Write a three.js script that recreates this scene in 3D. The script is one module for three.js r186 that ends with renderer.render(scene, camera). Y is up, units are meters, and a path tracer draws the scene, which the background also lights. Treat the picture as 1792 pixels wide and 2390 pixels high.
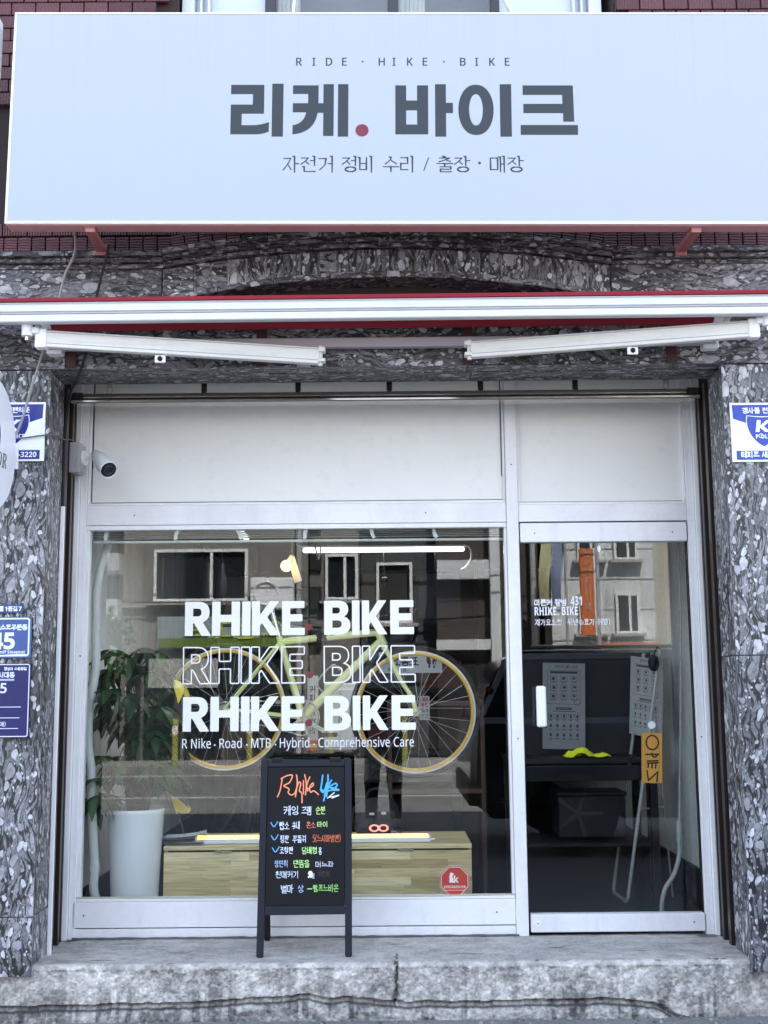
import * as THREE from 'three';
import { RoundedBoxGeometry } from 'three/addons/geometries/RoundedBoxGeometry.js';
import { mergeGeometries, mergeVertices } from 'three/addons/utils/BufferGeometryUtils.js';
import { MarchingCubes } from 'three/addons/objects/MarchingCubes.js';
import { FontLoader } from 'three/addons/loaders/FontLoader.js';
import { RectAreaLightUniformsLib } from 'three/addons/lights/RectAreaLightUniformsLib.js';

// ---------------------------------------------------------------- camera, sky, sun, exposure
const scene = new THREE.Scene();
const camera = new THREE.PerspectiveCamera(46.98, 768 / 1024, 0.02, 400);
camera.position.set(0, 1.45, 5.6);
camera.rotation.set(Math.atan(405 / 2750), 0, -0.5 * Math.PI / 180);
const renderer = new THREE.WebGLRenderer({ antialias: true });
renderer.toneMapping = THREE.LinearToneMapping;
renderer.toneMappingExposure = 6.7;
renderer.shadowMap.enabled = true;
RectAreaLightUniformsLib.init();

let seed = 20240611;
const rnd = () => { seed = (seed + 0x6D2B79F5) | 0; let t = Math.imul(seed ^ (seed >>> 15), 1 | seed); t = (t + Math.imul(t ^ (t >>> 7), 61 | t)) ^ t; return ((t ^ (t >>> 14)) >>> 0) / 4294967296; };
const rr = (a, b) => a + (b - a) * rnd();
const lerp = (a, b, t) => a + (b - a) * t, clamp = (x, a = 0, b = 1) => Math.min(b, Math.max(a, x)), sst = (a, b, x) => { const t = clamp((x - a) / (b - a)); return t * t * (3 - 2 * t); };
const LAT = new Float32Array(4096); for (let i = 0; i < 4096; i++) LAT[i] = rnd();
function vn(x, y, px, py, s = 0) {            // value noise that repeats after px, py cells
  const ix = Math.floor(x), iy = Math.floor(y), fx = x - ix, fy = y - iy, u = fx * fx * (3 - 2 * fx), v = fy * fy * (3 - 2 * fy);
  const g = (a, b) => { a = ((a % px) + px) % px; b = ((b % py) + py) % py; return LAT[(Math.imul(a + 17 * s, 374761) ^ Math.imul(b + 31 * s, 668265) ^ ((a * 7 + b * 13 + s * 101) << 3)) & 4095]; };
  return lerp(lerp(g(ix, iy), g(ix + 1, iy), u), lerp(g(ix, iy + 1), g(ix + 1, iy + 1), u), v);
}
function fbm(u, v, fx, fy, oct = 4, s = 0) { let a = 0.5, t = 0, n = 0; for (let o = 0; o < oct; o++) { t += a * vn(u * fx, v * fy, fx, fy, s + o); n += a; a *= 0.5; fx *= 2; fy *= 2; } return t / n; }

// the sky: one smooth pale summer sky with thin cloud, the same all round
{
  const W = 512, H = 256, d = new Float32Array(W * H * 4);
  for (let j = 0; j < H; j++) for (let i = 0; i < W; i++) {
    const el = ((j + 0.5) / H - 0.5) * Math.PI, y = Math.max(0, Math.sin(el)), t = Math.pow(1 - y, 2.2), c = sst(0.5, 0.75, fbm(i / W, j / H, 8, 8, 5, 3)) * 0.45 * sst(0, 0.25, y);
    const k = (j * W + i) * 4;
    d[k] = lerp(lerp(0.21, 0.50, t), 0.62, c); d[k + 1] = lerp(lerp(0.27, 0.545, t), 0.64, c); d[k + 2] = lerp(lerp(0.40, 0.615, t), 0.69, c); d[k + 3] = 1;
  }
  const sky = new THREE.DataTexture(d, W, H, THREE.RGBAFormat, THREE.FloatType);
  sky.mapping = THREE.EquirectangularReflectionMapping; sky.magFilter = sky.minFilter = THREE.LinearFilter; sky.wrapS = THREE.RepeatWrapping; sky.needsUpdate = true;
  scene.background = sky; scene.environment = sky;
}
const sun = new THREE.DirectionalLight(new THREE.Color(1.0, 0.96, 0.9), 4.2);   // stands behind the shop: the front lies in its own shade
sun.position.set(9, 40, -24); sun.target.position.set(0, 0, 4); sun.castShadow = true;
Object.assign(sun.shadow.camera, { left: -26, right: 26, top: 26, bottom: -26, near: 1, far: 110 }); sun.shadow.mapSize.set(2048, 2048);
scene.add(sun, sun.target);

// ---------------------------------------------------------------- helpers
const used = new Map();
const numbered = (n) => { const k = used.get(n) ?? 0; used.set(n, k + 1); return k ? n + '_' + String(k).padStart(3, '0') : n; };
function tag(o, label, category, group) { o.userData.label = label; o.userData.category = category; if (group) o.userData.group = group; return o; }
function thing(name, label, category, pos = [0, 0, 0], turn = 0, group) {
  const g = new THREE.Group(); g.name = numbered(name); g.position.set(...pos); g.rotation.y = turn; scene.add(g); return tag(g, label, category, group);
}
function obj(name, geos, mat, parent = scene) {
  const g = Array.isArray(geos) ? (geos.length === 1 ? geos[0] : merge(geos)) : geos;
  const m = new THREE.Mesh(g, mat); m.name = parent === scene ? numbered(name) : name; m.castShadow = m.receiveShadow = true; parent.add(m); return m;
}
function struct(name, geos, mat) { const m = obj(name, geos, mat); m.userData.kind = 'structure'; return m; }
function merge(list) {
  return mergeGeometries(list.map((g) => { const q = g.index ? g.toNonIndexed() : g; for (const k of Object.keys(q.attributes)) if (!['position', 'normal', 'uv'].includes(k)) q.deleteAttribute(k); q.morphAttributes = {}; return q; }));
}
function uvm(g, s = 1, ox = 0, oy = 0, turn = false) {   // uv in metres over the faces' own axes
  const q = g.index ? g.toNonIndexed() : g, p = q.attributes.position, n = q.attributes.normal, uv = new Float32Array(p.count * 2);
  for (let i = 0; i < p.count; i++) {
    const ax = Math.abs(n.getX(i)), ay = Math.abs(n.getY(i)), az = Math.abs(n.getZ(i)); let u, v;
    if (az >= ax && az >= ay) { u = p.getX(i); v = p.getY(i); } else if (ax >= ay) { u = p.getZ(i); v = p.getY(i); } else { u = p.getX(i); v = p.getZ(i); }
    if (turn) [u, v] = [v, -u];
    uv[2 * i] = u / s + ox; uv[2 * i + 1] = v / s + oy;
  }
  q.setAttribute('uv', new THREE.BufferAttribute(uv, 2)); return q;
}
const box = (w, h, d, x = 0, y = 0, z = 0) => new THREE.BoxGeometry(w, h, d).translate(x, y, z);
const rbox = (w, h, d, x = 0, y = 0, z = 0, r = 0.003, seg = 1) => new RoundedBoxGeometry(w, h, d, seg, Math.min(r, w / 2.2, h / 2.2, d / 2.2)).translate(x, y, z);
const span = (x0, x1, y0, y1, z0, z1, r = 0.003) => rbox(x1 - x0, y1 - y0, z1 - z0, (x0 + x1) / 2, (y0 + y1) / 2, (z0 + z1) / 2, r);
const V = (a) => new THREE.Vector3(...a);
const tube = (pts, r, n = 8, seg) => new THREE.TubeGeometry(new THREE.CatmullRomCurve3(pts.map(V), false, 'centripetal'), seg ?? pts.length * 6, r, n);
function rod(a, b, r0, r1 = r0, n = 12) {
  const A = V(a), B = V(b), d = B.clone().sub(A), g = new THREE.CylinderGeometry(r1, r0, d.length(), n);
  return g.applyQuaternion(new THREE.Quaternion().setFromUnitVectors(new THREE.Vector3(0, 1, 0), d.normalize())).translate((A.x + B.x) / 2, (A.y + B.y) / 2, (A.z + B.z) / 2);
}
function bar(a, b, w, t, up = [0, 1, 0], r = 0.002) {      // box beam from a to b, w high, t thick
  const A = V(a), B = V(b), d = B.clone().sub(A), L = d.length(), x = d.clone().normalize(), z = x.clone().cross(V(up)).normalize(), y = z.clone().cross(x);
  return new RoundedBoxGeometry(L, w, t, 1, Math.min(r, w / 2.2, t / 2.2)).applyMatrix4(new THREE.Matrix4().makeBasis(x, y, z)).translate((A.x + B.x) / 2, (A.y + B.y) / 2, (A.z + B.z) / 2);
}
function profile(pts, x0, x1) {                     // outline in (z, y), drawn out along x
  const s = new THREE.Shape(pts.map(([z, y]) => new THREE.Vector2(z, y)));
  return new THREE.ExtrudeGeometry(s, { depth: x1 - x0, bevelEnabled: false }).applyMatrix4(new THREE.Matrix4().makeBasis(V([0, 0, 1]), V([0, 1, 0]), V([-1, 0, 0]))).translate(x1, 0, 0);
}
const extr = (shape, depth, bevel = 0, curveSegments = 8) => new THREE.ExtrudeGeometry(shape, bevel ? { depth: depth - bevel, bevelEnabled: true, bevelThickness: bevel, bevelSize: bevel, bevelOffset: -bevel, bevelSegments: 1, curveSegments } : { depth, bevelEnabled: false, curveSegments });
const poly = (pts) => new THREE.Shape(pts.map(([x, y]) => new THREE.Vector2(x, y)));

// ---------------------------------------------------------------- textures
function dtex(N, M, fn, srgb = true) {
  const d = new Uint8Array(N * M * 4), e = srgb ? (x) => Math.pow(clamp(x), 1 / 2.2) * 255 : (x) => clamp(x) * 255;
  for (let j = 0; j < M; j++) for (let i = 0; i < N; i++) { const c = fn(i / N, j / M, i, j), k = (j * N + i) * 4; d[k] = e(c[0]); d[k + 1] = e(c[1]); d[k + 2] = e(c[2]); d[k + 3] = 255; }
  const t = new THREE.DataTexture(d, N, M); t.wrapS = t.wrapT = THREE.RepeatWrapping; t.magFilter = THREE.LinearFilter; t.minFilter = THREE.LinearMipmapLinearFilter; t.generateMipmaps = true;
  if (srgb) t.colorSpace = THREE.SRGBColorSpace; t.needsUpdate = true; return t;
}
function ctex(w, h, draw) {
  const c = document.createElement('canvas'); c.width = w; c.height = h; draw(c.getContext('2d'), w, h);
  const t = new THREE.CanvasTexture(c); t.colorSpace = THREE.SRGBColorSpace; t.anisotropy = 8; return t;
}
// cobble-bearing dark granite, 1.2 m a tile, stones drawn out along v
function graniteTexture(sd) {
  const N = 1024, L = new Float32Array(N * N), T = new Float32Array(N * N); seed = sd;
  const stones = [];
  const put = (n, r0, r1, gap) => { for (let q = 0, tries = 0; q < n && tries < n * 14; tries++) {
    const x = rnd() * N, y = rnd() * N, r = lerp(r0, r1, Math.pow(rnd(), 1.7)) * N / 1.2; let ok = true;
    for (const s of stones) { let dx = Math.abs(s[0] - x), dy = Math.abs(s[1] - y); dx = Math.min(dx, N - dx); dy = Math.min(dy, N - dy); if (dx * dx * 1.7 + dy * dy * 0.8 < (s[2] + r) * (s[2] + r) * gap) { ok = false; break; } }
    if (!ok) continue; stones.push([x, y, r, rr(-0.5, 0.5), rr(1.15, 2.7), Math.pow(rnd(), 0.8), rnd() * 9, rnd() * 9]); q++;
  } };
  put(20, 0.02, 0.034, 0.9); put(250, 0.0105, 0.0195, 0.58); put(720, 0.0055, 0.0105, 0.52); put(700, 0.003, 0.0055, 0.5);
  const D = new Float32Array(N * N);                       // the ground streams round the stones
  for (const [x, y, r] of stones) { if (r < 9) continue; const R = Math.ceil(r * 2.6); for (let dj = -R; dj <= R; dj++) for (let di = -R; di <= R; di++) { const q = Math.hypot(di, dj * .62) / (r * 1.6); if (q > 1) continue; const k = (((Math.round(y + dj) % N) + N) % N) * N + ((Math.round(x + di) % N) + N) % N; D[k] -= di / N * .75 * (1 - q * q); } }
  for (let j = 0; j < N; j++) for (let i = 0; i < N; i++) {
    const u = i / N, v = j / N, wx = (fbm(u, v, 6, 6, 3, sd % 7) - 0.5) * 0.1 + D[j * N + i], wy = (fbm(u, v, 5, 5, 3, sd % 5 + 3) - 0.5) * 0.06;
    const a = fbm(u + wx, v + wy, 70, 13, 3, 11), b = fbm(u + wx, v + wy, 150, 30, 2, 19), big = fbm(u, v, 5, 4, 3, 23), f = fbm(u, v, 200, 200, 2, 29);
    const l1 = 1 - Math.abs(2 * a - 1), l2 = 1 - Math.abs(2 * b - 1);
    L[j * N + i] = Math.max(.012, (0.2 + 0.3 * (big - .45)) * (.55 + .9 * f) * (.5 + a) * (1 - .93 * sst(.74, .93, l1)) * (1 - .6 * sst(.8, .97, l2)) + .006); T[j * N + i] = 0;
  }
  for (const [x, y, r, rot, asp, tone, p1, p2] of stones) {
    const c = Math.cos(rot), s = Math.sin(rot), R = Math.ceil(r * 1.7), base = 0.2 + 0.42 * tone;
    for (let dj = -R; dj <= R; dj++) for (let di = -R; di <= R; di++) {
      const a = (di * c + dj * s) * Math.sqrt(asp), b = (-di * s + dj * c) / Math.sqrt(asp), th = Math.atan2(b, a), rad = r * (1 + 0.13 * Math.sin(2 * th + p1) + 0.1 * Math.sin(3 * th + p2) + 0.04 * Math.sin(5 * th + p1 * 3)), q = Math.hypot(a, b) / rad;
      if (q > 1.12) continue; const ii = ((Math.round(x + di) % N) + N) % N, jj = ((Math.round(y + dj) % N) + N) % N, k = jj * N + ii;
      const m = base * (0.62 + 0.76 * fbm(ii / N, jj / N, 60, 60, 3, 5)), w = 1 - sst(0.9, 1.0, q), edge = sst(0.84, 1.0, q) * (1 - sst(1.0, 1.12, q));
      L[k] = lerp(L[k], m, w) * (1 - 0.5 * edge); T[k] = Math.max(T[k], w);
    }
  }
  const g = (i, j) => { const k = j * N + i, s = (LAT[(i * 37 + j * 101 + ((i * j) >> 3)) & 4095] - 0.5) * 0.02; return Math.max(0.008, L[k] + s * (1 + 2 * L[k])); };
  return dtex(N, N, (u, v, i, j) => { const l = g(i, j), t = T[j * N + i]; return [l * lerp(1, 1.0, t), l * lerp(1, 1.01, t), l * lerp(1.05, 1.07, t)]; });
}
const granite = graniteTexture(771), granite2 = graniteTexture(4127);
const grime = dtex(512, 512, (u, v) => { const a = fbm(u, v, 5, 5, 5, 2), b = fbm(u, v, 24, 3, 4, 8), k = 1 - 0.09 * sst(0.45, 0.8, a) - 0.07 * sst(0.5, 0.85, b) - 0.05 * (fbm(u, v, 96, 96, 2, 4) - 0.5); return [k, k * 0.995, k * 0.985]; });
const faint = dtex(512, 512, (u, v) => { const k = 1 - 0.045 * sst(0.4, 0.8, fbm(u, v, 3, 3, 5, 2)) - 0.03 * sst(0.6, 0.8, fbm(u, v, 30, 30, 3, 8)); return [k, k, k * .99]; });
const plaster = dtex(512, 512, (u, v) => { const k = 0.82 + 0.3 * (fbm(u, v, 4, 4, 5, 6) - 0.5) + 0.16 * (fbm(u, v, 90, 90, 2, 9) - 0.5) - 0.1 * sst(0.55, 0.8, fbm(u, v, 22, 2, 4, 1)); return [k, k, k]; });
const fineBump = dtex(512, 512, (u, v) => { const k = fbm(u, v, 40, 40, 4, 12); return [k, k, k]; }, false);
const ribBump = dtex(128, 128, (u, v) => { const k = 0.5 + 0.5 * Math.sin(u * Math.PI * 2 * 8 + 2 * fbm(u, v, 4, 4, 2, 3)) * 0.9 + 0.25 * (fbm(u, v, 16, 16, 3, 3) - 0.5); return [k, k, k]; }, false);
const asphaltTex = dtex(512, 512, (u, v) => { const k = 0.12 + 0.08 * fbm(u, v, 5, 5, 4, 4) + 0.06 * Math.pow(fbm(u, v, 128, 128, 2, 7), 3) * 2; return [k, k * .99, k * .96]; });
const brushed = dtex(256, 256, (u, v) => { const k = 0.7 + 0.5 * (fbm(u, v, 2, 64, 3, 6) - 0.5); return [k, k, k]; }, false);

// ---------------------------------------------------------------- materials
const C = (r, g, b) => new THREE.Color().setRGB(r, g, b);
const std = (r, g, b, rough = 0.6, extra = {}) => new THREE.MeshStandardMaterial({ color: C(r, g, b), roughness: rough, ...extra });
const M = {
  granite: new THREE.MeshPhysicalMaterial({ map: granite, roughness: 0.42, bumpMap: fineBump, bumpScale: 0.0006 }),
  granite2: new THREE.MeshPhysicalMaterial({ map: granite2, roughness: 0.42, bumpMap: fineBump, bumpScale: 0.0006 }),
  graniteDim: new THREE.MeshPhysicalMaterial({ map: granite2, color: C(0.62, 0.56, 0.56), roughness: 0.6 }),
  alu: std(0.86, 0.86, 0.87, 0.38, { map: grime }), panel: std(0.86, 0.85, 0.82, 0.55, { map: faint }), barWhite: std(0.66, 0.67, 0.69, 0.35, { map: grime }), graniteShadeTint: new THREE.MeshPhysicalMaterial({ map: granite2, color: C(0.72, 0.7, 0.7), roughness: 0.5, bumpMap: fineBump, bumpScale: 0.0006 }), graniteShadeTint2: new THREE.MeshPhysicalMaterial({ map: granite, color: C(0.74, 0.7, 0.71), roughness: 0.5, bumpMap: fineBump, bumpScale: 0.0006 }), armWhite: std(0.72, 0.71, 0.66, 0.45, { map: grime }),  // lintel, frieze and cornice granite: awning shade and some dirt put into the tint
  bronze: std(0.055, 0.042, 0.038, 0.32, { metalness: 0.6 }), steel: std(0.5, 0.47, 0.42, 0.24, { metalness: 1, roughnessMap: brushed }), chrome: std(0.7, 0.7, 0.7, 0.14, { metalness: 1 }),
  black: new THREE.MeshPhysicalMaterial({ color: C(0.011, 0.011, 0.013), roughness: 0.5, specularIntensity: 0.5 }), rubber: std(0.014, 0.014, 0.014, 0.8), blackGloss: new THREE.MeshPhysicalMaterial({ color: C(0.012, 0.013, 0.017), roughness: 0.18, clearcoat: 0.4 }), boardFrame: new THREE.MeshPhysicalMaterial({ color: C(0.012, 0.014, 0.022), roughness: 0.5, specularIntensity: 0.45 }),
  mortar: std(0.03, 0.018, 0.018, 0.9), redPaint: std(0.075, 0.012, 0.018, 0.6), awning: new THREE.MeshPhysicalMaterial({ color: C(0.26, 0.008, 0.022), roughness: 0.8 }), plate: std(0.05, 0.012, 0.013, 0.55),
  salmon: std(0.62, 0.33, 0.32, 0.5, { map: grime }), bandDark: std(0.07, 0.06, 0.055, 0.35, { metalness: 0.5 }), salmonDark: std(0.42, 0.17, 0.17, 0.55, { map: grime }), white: std(0.82, 0.82, 0.83, 0.45), vinyl: std(0.88, 0.88, 0.9, 0.5), redDot: std(0.19, 0.02, 0.03, 0.5), plastic: std(0.88, 0.88, 0.88, 0.35), lens: new THREE.MeshPhysicalMaterial({ color: C(0.008, 0.008, 0.01), roughness: 0.06, clearcoat: 1 }),
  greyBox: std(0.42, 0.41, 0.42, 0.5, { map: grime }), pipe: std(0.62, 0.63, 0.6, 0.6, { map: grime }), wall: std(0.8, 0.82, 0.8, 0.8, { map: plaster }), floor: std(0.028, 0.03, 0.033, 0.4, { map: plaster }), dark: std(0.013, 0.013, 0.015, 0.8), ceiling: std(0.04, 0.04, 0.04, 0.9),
  pot: new THREE.MeshPhysicalMaterial({ color: C(0.86, 0.87, 0.87), roughness: 0.28, clearcoat: 0.4 }), soil: std(0.03, 0.02, 0.014, 0.95), bark: std(0.1, 0.075, 0.05, 0.85),
  lime: new THREE.MeshPhysicalMaterial({ color: C(0.9, 0.92, 0.42), roughness: 0.28, clearcoat: 0.7 }), gold: std(0.7, 0.44, 0.1, 0.3, { metalness: 0.65 }), spoke: std(0.6, 0.6, 0.6, 0.3, { metalness: 1 }),
  yellow: std(0.75, 0.72, 0.02, 0.75), mustard: std(0.6, 0.45, 0.03, 0.6), paper: std(0.72, 0.72, 0.7, 0.8), wood: std(0.5, 0.3, 0.1, 0.55),
  glass: new THREE.MeshPhysicalMaterial({ color: C(0.97, 0.99, 0.985), roughness: 0, transmission: 1, thickness: 0, ior: 1.5 }), orange: std(0.62, 0.15, 0.03, 0.6), road: std(1, 1, 1, 0.85, { map: asphaltTex, bumpMap: fineBump, bumpScale: 0.003 }),
};
M.granite.userData = {}; M.glassDark = new THREE.MeshPhysicalMaterial({ color: C(0.02, 0.024, 0.028), roughness: 0.05, ior: 1.6 });
const glow = (r, g, b, k) => new THREE.MeshStandardMaterial({ color: C(0.8, 0.8, 0.8), emissive: C(r, g, b), emissiveIntensity: k, roughness: 0.5 });

// ---------------------------------------------------------------- hangul, drawn as pen strokes (no font here holds it)
const JA = {
  'ㄱ': [[[0, .92], [.95, .92], [.82, .4], [.15, 0]]], 'ㄴ': [[[.05, 1], [.05, .06], [1, .06]]], 'ㄷ': [[[1, .95], [.06, .95], [.06, .05], [1, .05]]], 'ㄹ': [[[.02, 1], [.96, 1], [.96, .53], [.06, .53], [.06, .02], [1, .02]]],
  'ㅁ': [[[.05, .97], [.95, .97], [.95, .03], [.05, .03], [.05, .97]]], 'ㅂ': [[[.06, 1], [.06, .03], [.94, .03], [.94, 1]], [[.06, .52], [.94, .52]]], 'ㅅ': [[[.5, 1], [.46, .62], [0, 0]], [[.47, .58], [1, .02]]],
  'ㅇ': [Array.from({ length: 17 }, (_, i) => [.5 + .47 * Math.cos(i * Math.PI / 8), .5 + .47 * Math.sin(i * Math.PI / 8)])], 'ㅈ': [[[.02, .93], [.95, .93], [.55, .45], [0, 0]], [[.52, .5], [1, .02]]], 'ㅊ': [[[.42, 1.14], [.58, 1.02]], [[.02, .8], [.95, .8], [.55, .4], [0, 0]], [[.52, .45], [1, .02]]],
  'ㅋ': [[[0, .95], [.95, .95], [.85, .4], [.15, 0]], [[.02, .52], [.86, .52]]], 'ㅌ': [[[1, .97], [.06, .97], [.06, .03], [1, .03]], [[.06, .5], [.92, .5]]], 'ㅍ': [[[0, .95], [1, .95]], [[0, .05], [1, .05]], [[.3, .95], [.3, .05]], [[.7, .95], [.7, .05]]],
  'ㅎ': [[[.4, 1.12], [.6, 1.02]], [[0, .82], [1, .82]], Array.from({ length: 13 }, (_, i) => [.5 + .36 * Math.cos(i * Math.PI / 6), .33 + .32 * Math.sin(i * Math.PI / 6)])],
};
for (const [d, a] of [['ㄲ', 'ㄱ'], ['ㄸ', 'ㄷ'], ['ㅃ', 'ㅂ'], ['ㅆ', 'ㅅ'], ['ㅉ', 'ㅈ']]) JA[d] = [...JA[a].map((s) => s.map(([x, y]) => [x * .45, y])), ...JA[a].map((s) => s.map(([x, y]) => [.55 + x * .45, y]))];
const VO = {
  'ㅏ': [[[.35, 1], [.35, 0]], [[.35, .54], [.95, .54]]], 'ㅐ': [[[.2, .97], [.2, .03]], [[.75, 1], [.75, 0]], [[.2, .52], [.75, .52]]], 'ㅑ': [[[.35, 1], [.35, 0]], [[.35, .68], [.95, .68]], [[.35, .4], [.95, .4]]], 'ㅓ': [[[.7, 1], [.7, 0]], [[.05, .54], [.7, .54]]],
  'ㅔ': [[[.42, .97], [.42, .03]], [[.85, 1], [.85, 0]], [[0, .52], [.42, .52]]], 'ㅕ': [[[.7, 1], [.7, 0]], [[.05, .68], [.7, .68]], [[.05, .4], [.7, .4]]], 'ㅣ': [[[.55, 1], [.55, 0]]],
  'ㅗ': [[[.5, .95], [.5, .2]], [[0, .2], [1, .2]]], 'ㅛ': [[[.35, .95], [.35, .2]], [[.65, .95], [.65, .2]], [[0, .2], [1, .2]]], 'ㅜ': [[[0, .75], [1, .75]], [[.5, .75], [.5, 0]]], 'ㅠ': [[[0, .75], [1, .75]], [[.35, .75], [.35, 0]], [[.65, .75], [.65, 0]]], 'ㅡ': [[[0, .5], [1, .5]]],
};
const CHO = 'ㄱㄲㄴㄷㄸㄹㅁㅂㅃㅅㅆㅇㅈㅉㅊㅋㅌㅍㅎ', JUNG = ['ㅏ', 'ㅐ', 'ㅑ', 'ㅐ', 'ㅓ', 'ㅔ', 'ㅕ', 'ㅔ', 'ㅗ', 'ㅗㅏ', 'ㅗㅐ', 'ㅗㅣ', 'ㅛ', 'ㅜ', 'ㅜㅓ', 'ㅜㅔ', 'ㅜㅣ', 'ㅠ', 'ㅡ', 'ㅡㅣ', 'ㅣ'], JONG = ' ㄱㄲㄱㄴㄴㄴㄷㄹㄹㄹㄹㄹㄹㄹㄹㅁㅂㅂㅅㅆㅇㅈㅊㅋㅌㅍㅎ';
function hangul(text, jit = 0) {           // strokes in em units, first character from x = 0
  const out = []; let x = 0; const put = (js, x0, y0, x1, y1) => { for (const s of js) out.push(s.map(([a, b]) => [x + lerp(x0, x1, a) + (rnd() - .5) * jit, lerp(y0, y1, b) + (rnd() - .5) * jit])); };
  for (const ch of text) {
    const k = ch.codePointAt(0) - 0xAC00;
    if (k < 0 || k > 11171) { if (ch === '/') out.push([[x + .1, 0], [x + .38, .95]]); else if (ch === '·') out.push([[x + .2, .5], [x + .24, .5]]); else if (ch === '-') out.push([[x + .05, .45], [x + .45, .45]]); else if (ch === '(') out.push([[x + .35, 1], [x + .15, .5], [x + .35, 0]]); else if (ch === ')') out.push([[x + .15, 1], [x + .35, .5], [x + .15, 0]]); else if (ch === '5') out.push([[x + .5, 1], [x + .15, 1], [x + .12, .6], [x + .45, .6], [x + .5, .25], [x + .3, 0], [x + .05, .1]]); x += ch === ' ' ? .42 : .55; continue; }
    const c = JA[CHO[Math.floor(k / 588)]], v = JUNG[Math.floor(k / 28) % 21], j = JONG[k % 28], hz = 'ㅗㅛㅜㅠㅡ'.includes(v[0]), both = v.length > 1, has = j !== ' ';
    if (both) { put(c, .1, has ? .68 : .55, .5, .95); put(VO[v[0]], .02, has ? .42 : .15, .6, has ? .64 : .5); put(VO[v[1]], .64, has ? .4 : .05, .96, 1); }
    else if (hz) { put(c, .16, has ? .67 : .52, .84, .96); put(VO[v], .02, has ? .38 : .03, .98, has ? .6 : .45); }
    else { put(c, .04, has ? .5 : .14, .5, .93); put(VO[v], .56, has ? .42 : .0, .96, 1); }
    if (has) put(JA[j], .2, .02, .88, .34);
    x += 1.04;
  }
  return { strokes: out, width: x };
}
function penText(ctx, text, x, y, em, lw, color, { jit = 0, squeeze = 1, slant = 0 } = {}) {   // baseline at y on a canvas
  const h = hangul(text, jit); ctx.strokeStyle = color; ctx.lineWidth = lw; ctx.lineCap = ctx.lineJoin = 'round';
  for (const s of h.strokes) { ctx.beginPath(); s.forEach(([a, b], i) => ctx[i ? 'lineTo' : 'moveTo'](x + a * em * squeeze + slant * b * em, y - b * em)); ctx.stroke(); }
  return x + h.width * em * squeeze;
}
// flat ribbons along strokes (vinyl letters); each lies a hair above the one before
function ribbon(pts, w, z, closed = false) {
  const P = pts.map(([x, y]) => new THREE.Vector2(x, y)), n = P.length, pos = [], nor = [], uv = [], idx = [];
  for (let i = 0; i < n; i++) {
    const a = closed ? P[(i + n - 1) % n] : P[Math.max(0, i - 1)], b = P[i], c = closed ? P[(i + 1) % n] : P[Math.min(n - 1, i + 1)];
    const d0 = b.clone().sub(a), d1 = c.clone().sub(b); if (d0.length() < 1e-7) d0.copy(d1); if (d1.length() < 1e-7) d1.copy(d0); d0.normalize(); d1.normalize();
    const t = d0.clone().add(d1); if (t.length() < 1e-3) t.copy(d1); t.normalize(); const q = new THREE.Vector2(-t.y, t.x), m = w / 2 / Math.max(0.45, Math.abs(q.dot(new THREE.Vector2(-d1.y, d1.x)))); let bx = b.x, by = b.y;
    if (!closed && i === 0) { bx -= d1.x * w / 2; by -= d1.y * w / 2; } if (!closed && i === n - 1) { bx += d0.x * w / 2; by += d0.y * w / 2; }
    pos.push(bx + q.x * m, by + q.y * m, z, bx - q.x * m, by - q.y * m, z); nor.push(0, 0, 1, 0, 0, 1); uv.push(0, 0, 1, 0);
  }
  for (let i = 0; i < (closed ? n : n - 1); i++) { const a = 2 * i, b = 2 * ((i + 1) % n); idx.push(a, a + 1, b, b, a + 1, b + 1); }
  const g = new THREE.BufferGeometry(); g.setAttribute('position', new THREE.Float32BufferAttribute(pos, 3)); g.setAttribute('normal', new THREE.Float32BufferAttribute(nor, 3)); g.setAttribute('uv', new THREE.Float32BufferAttribute(uv, 2)); g.setIndex(idx); return g.toNonIndexed();
}

// ================================================================ SETTING
const GY = 0.09, SY = 0.315;
struct('ground', new THREE.PlaneGeometry(240, 240, 1, 1).rotateX(-Math.PI / 2).translate(0, GY - 0.02, 0), std(0.1, 0.1, 0.1, 0.9));
struct('road', uvm(new THREE.PlaneGeometry(90, 14.2).rotateX(-Math.PI / 2).translate(0, GY, 7.6), 1.6), M.road);
{ // kerb and pavement across the street
  struct('pavement', uvm(box(90, 0.14, 1.7, 0, GY + 0.05, 14.3), 1.5), std(0.32, 0.31, 0.3, 0.85, { map: plaster }));
  const l = struct('road_marking', [box(90, 0.008, 0.12, 0, GY + 0.004, 12.9), box(90, 0.008, 0.1, 0, GY + 0.004, 9.3)], std(0.6, 0.6, 0.58, 0.8, { map: plaster }));
}
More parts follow.
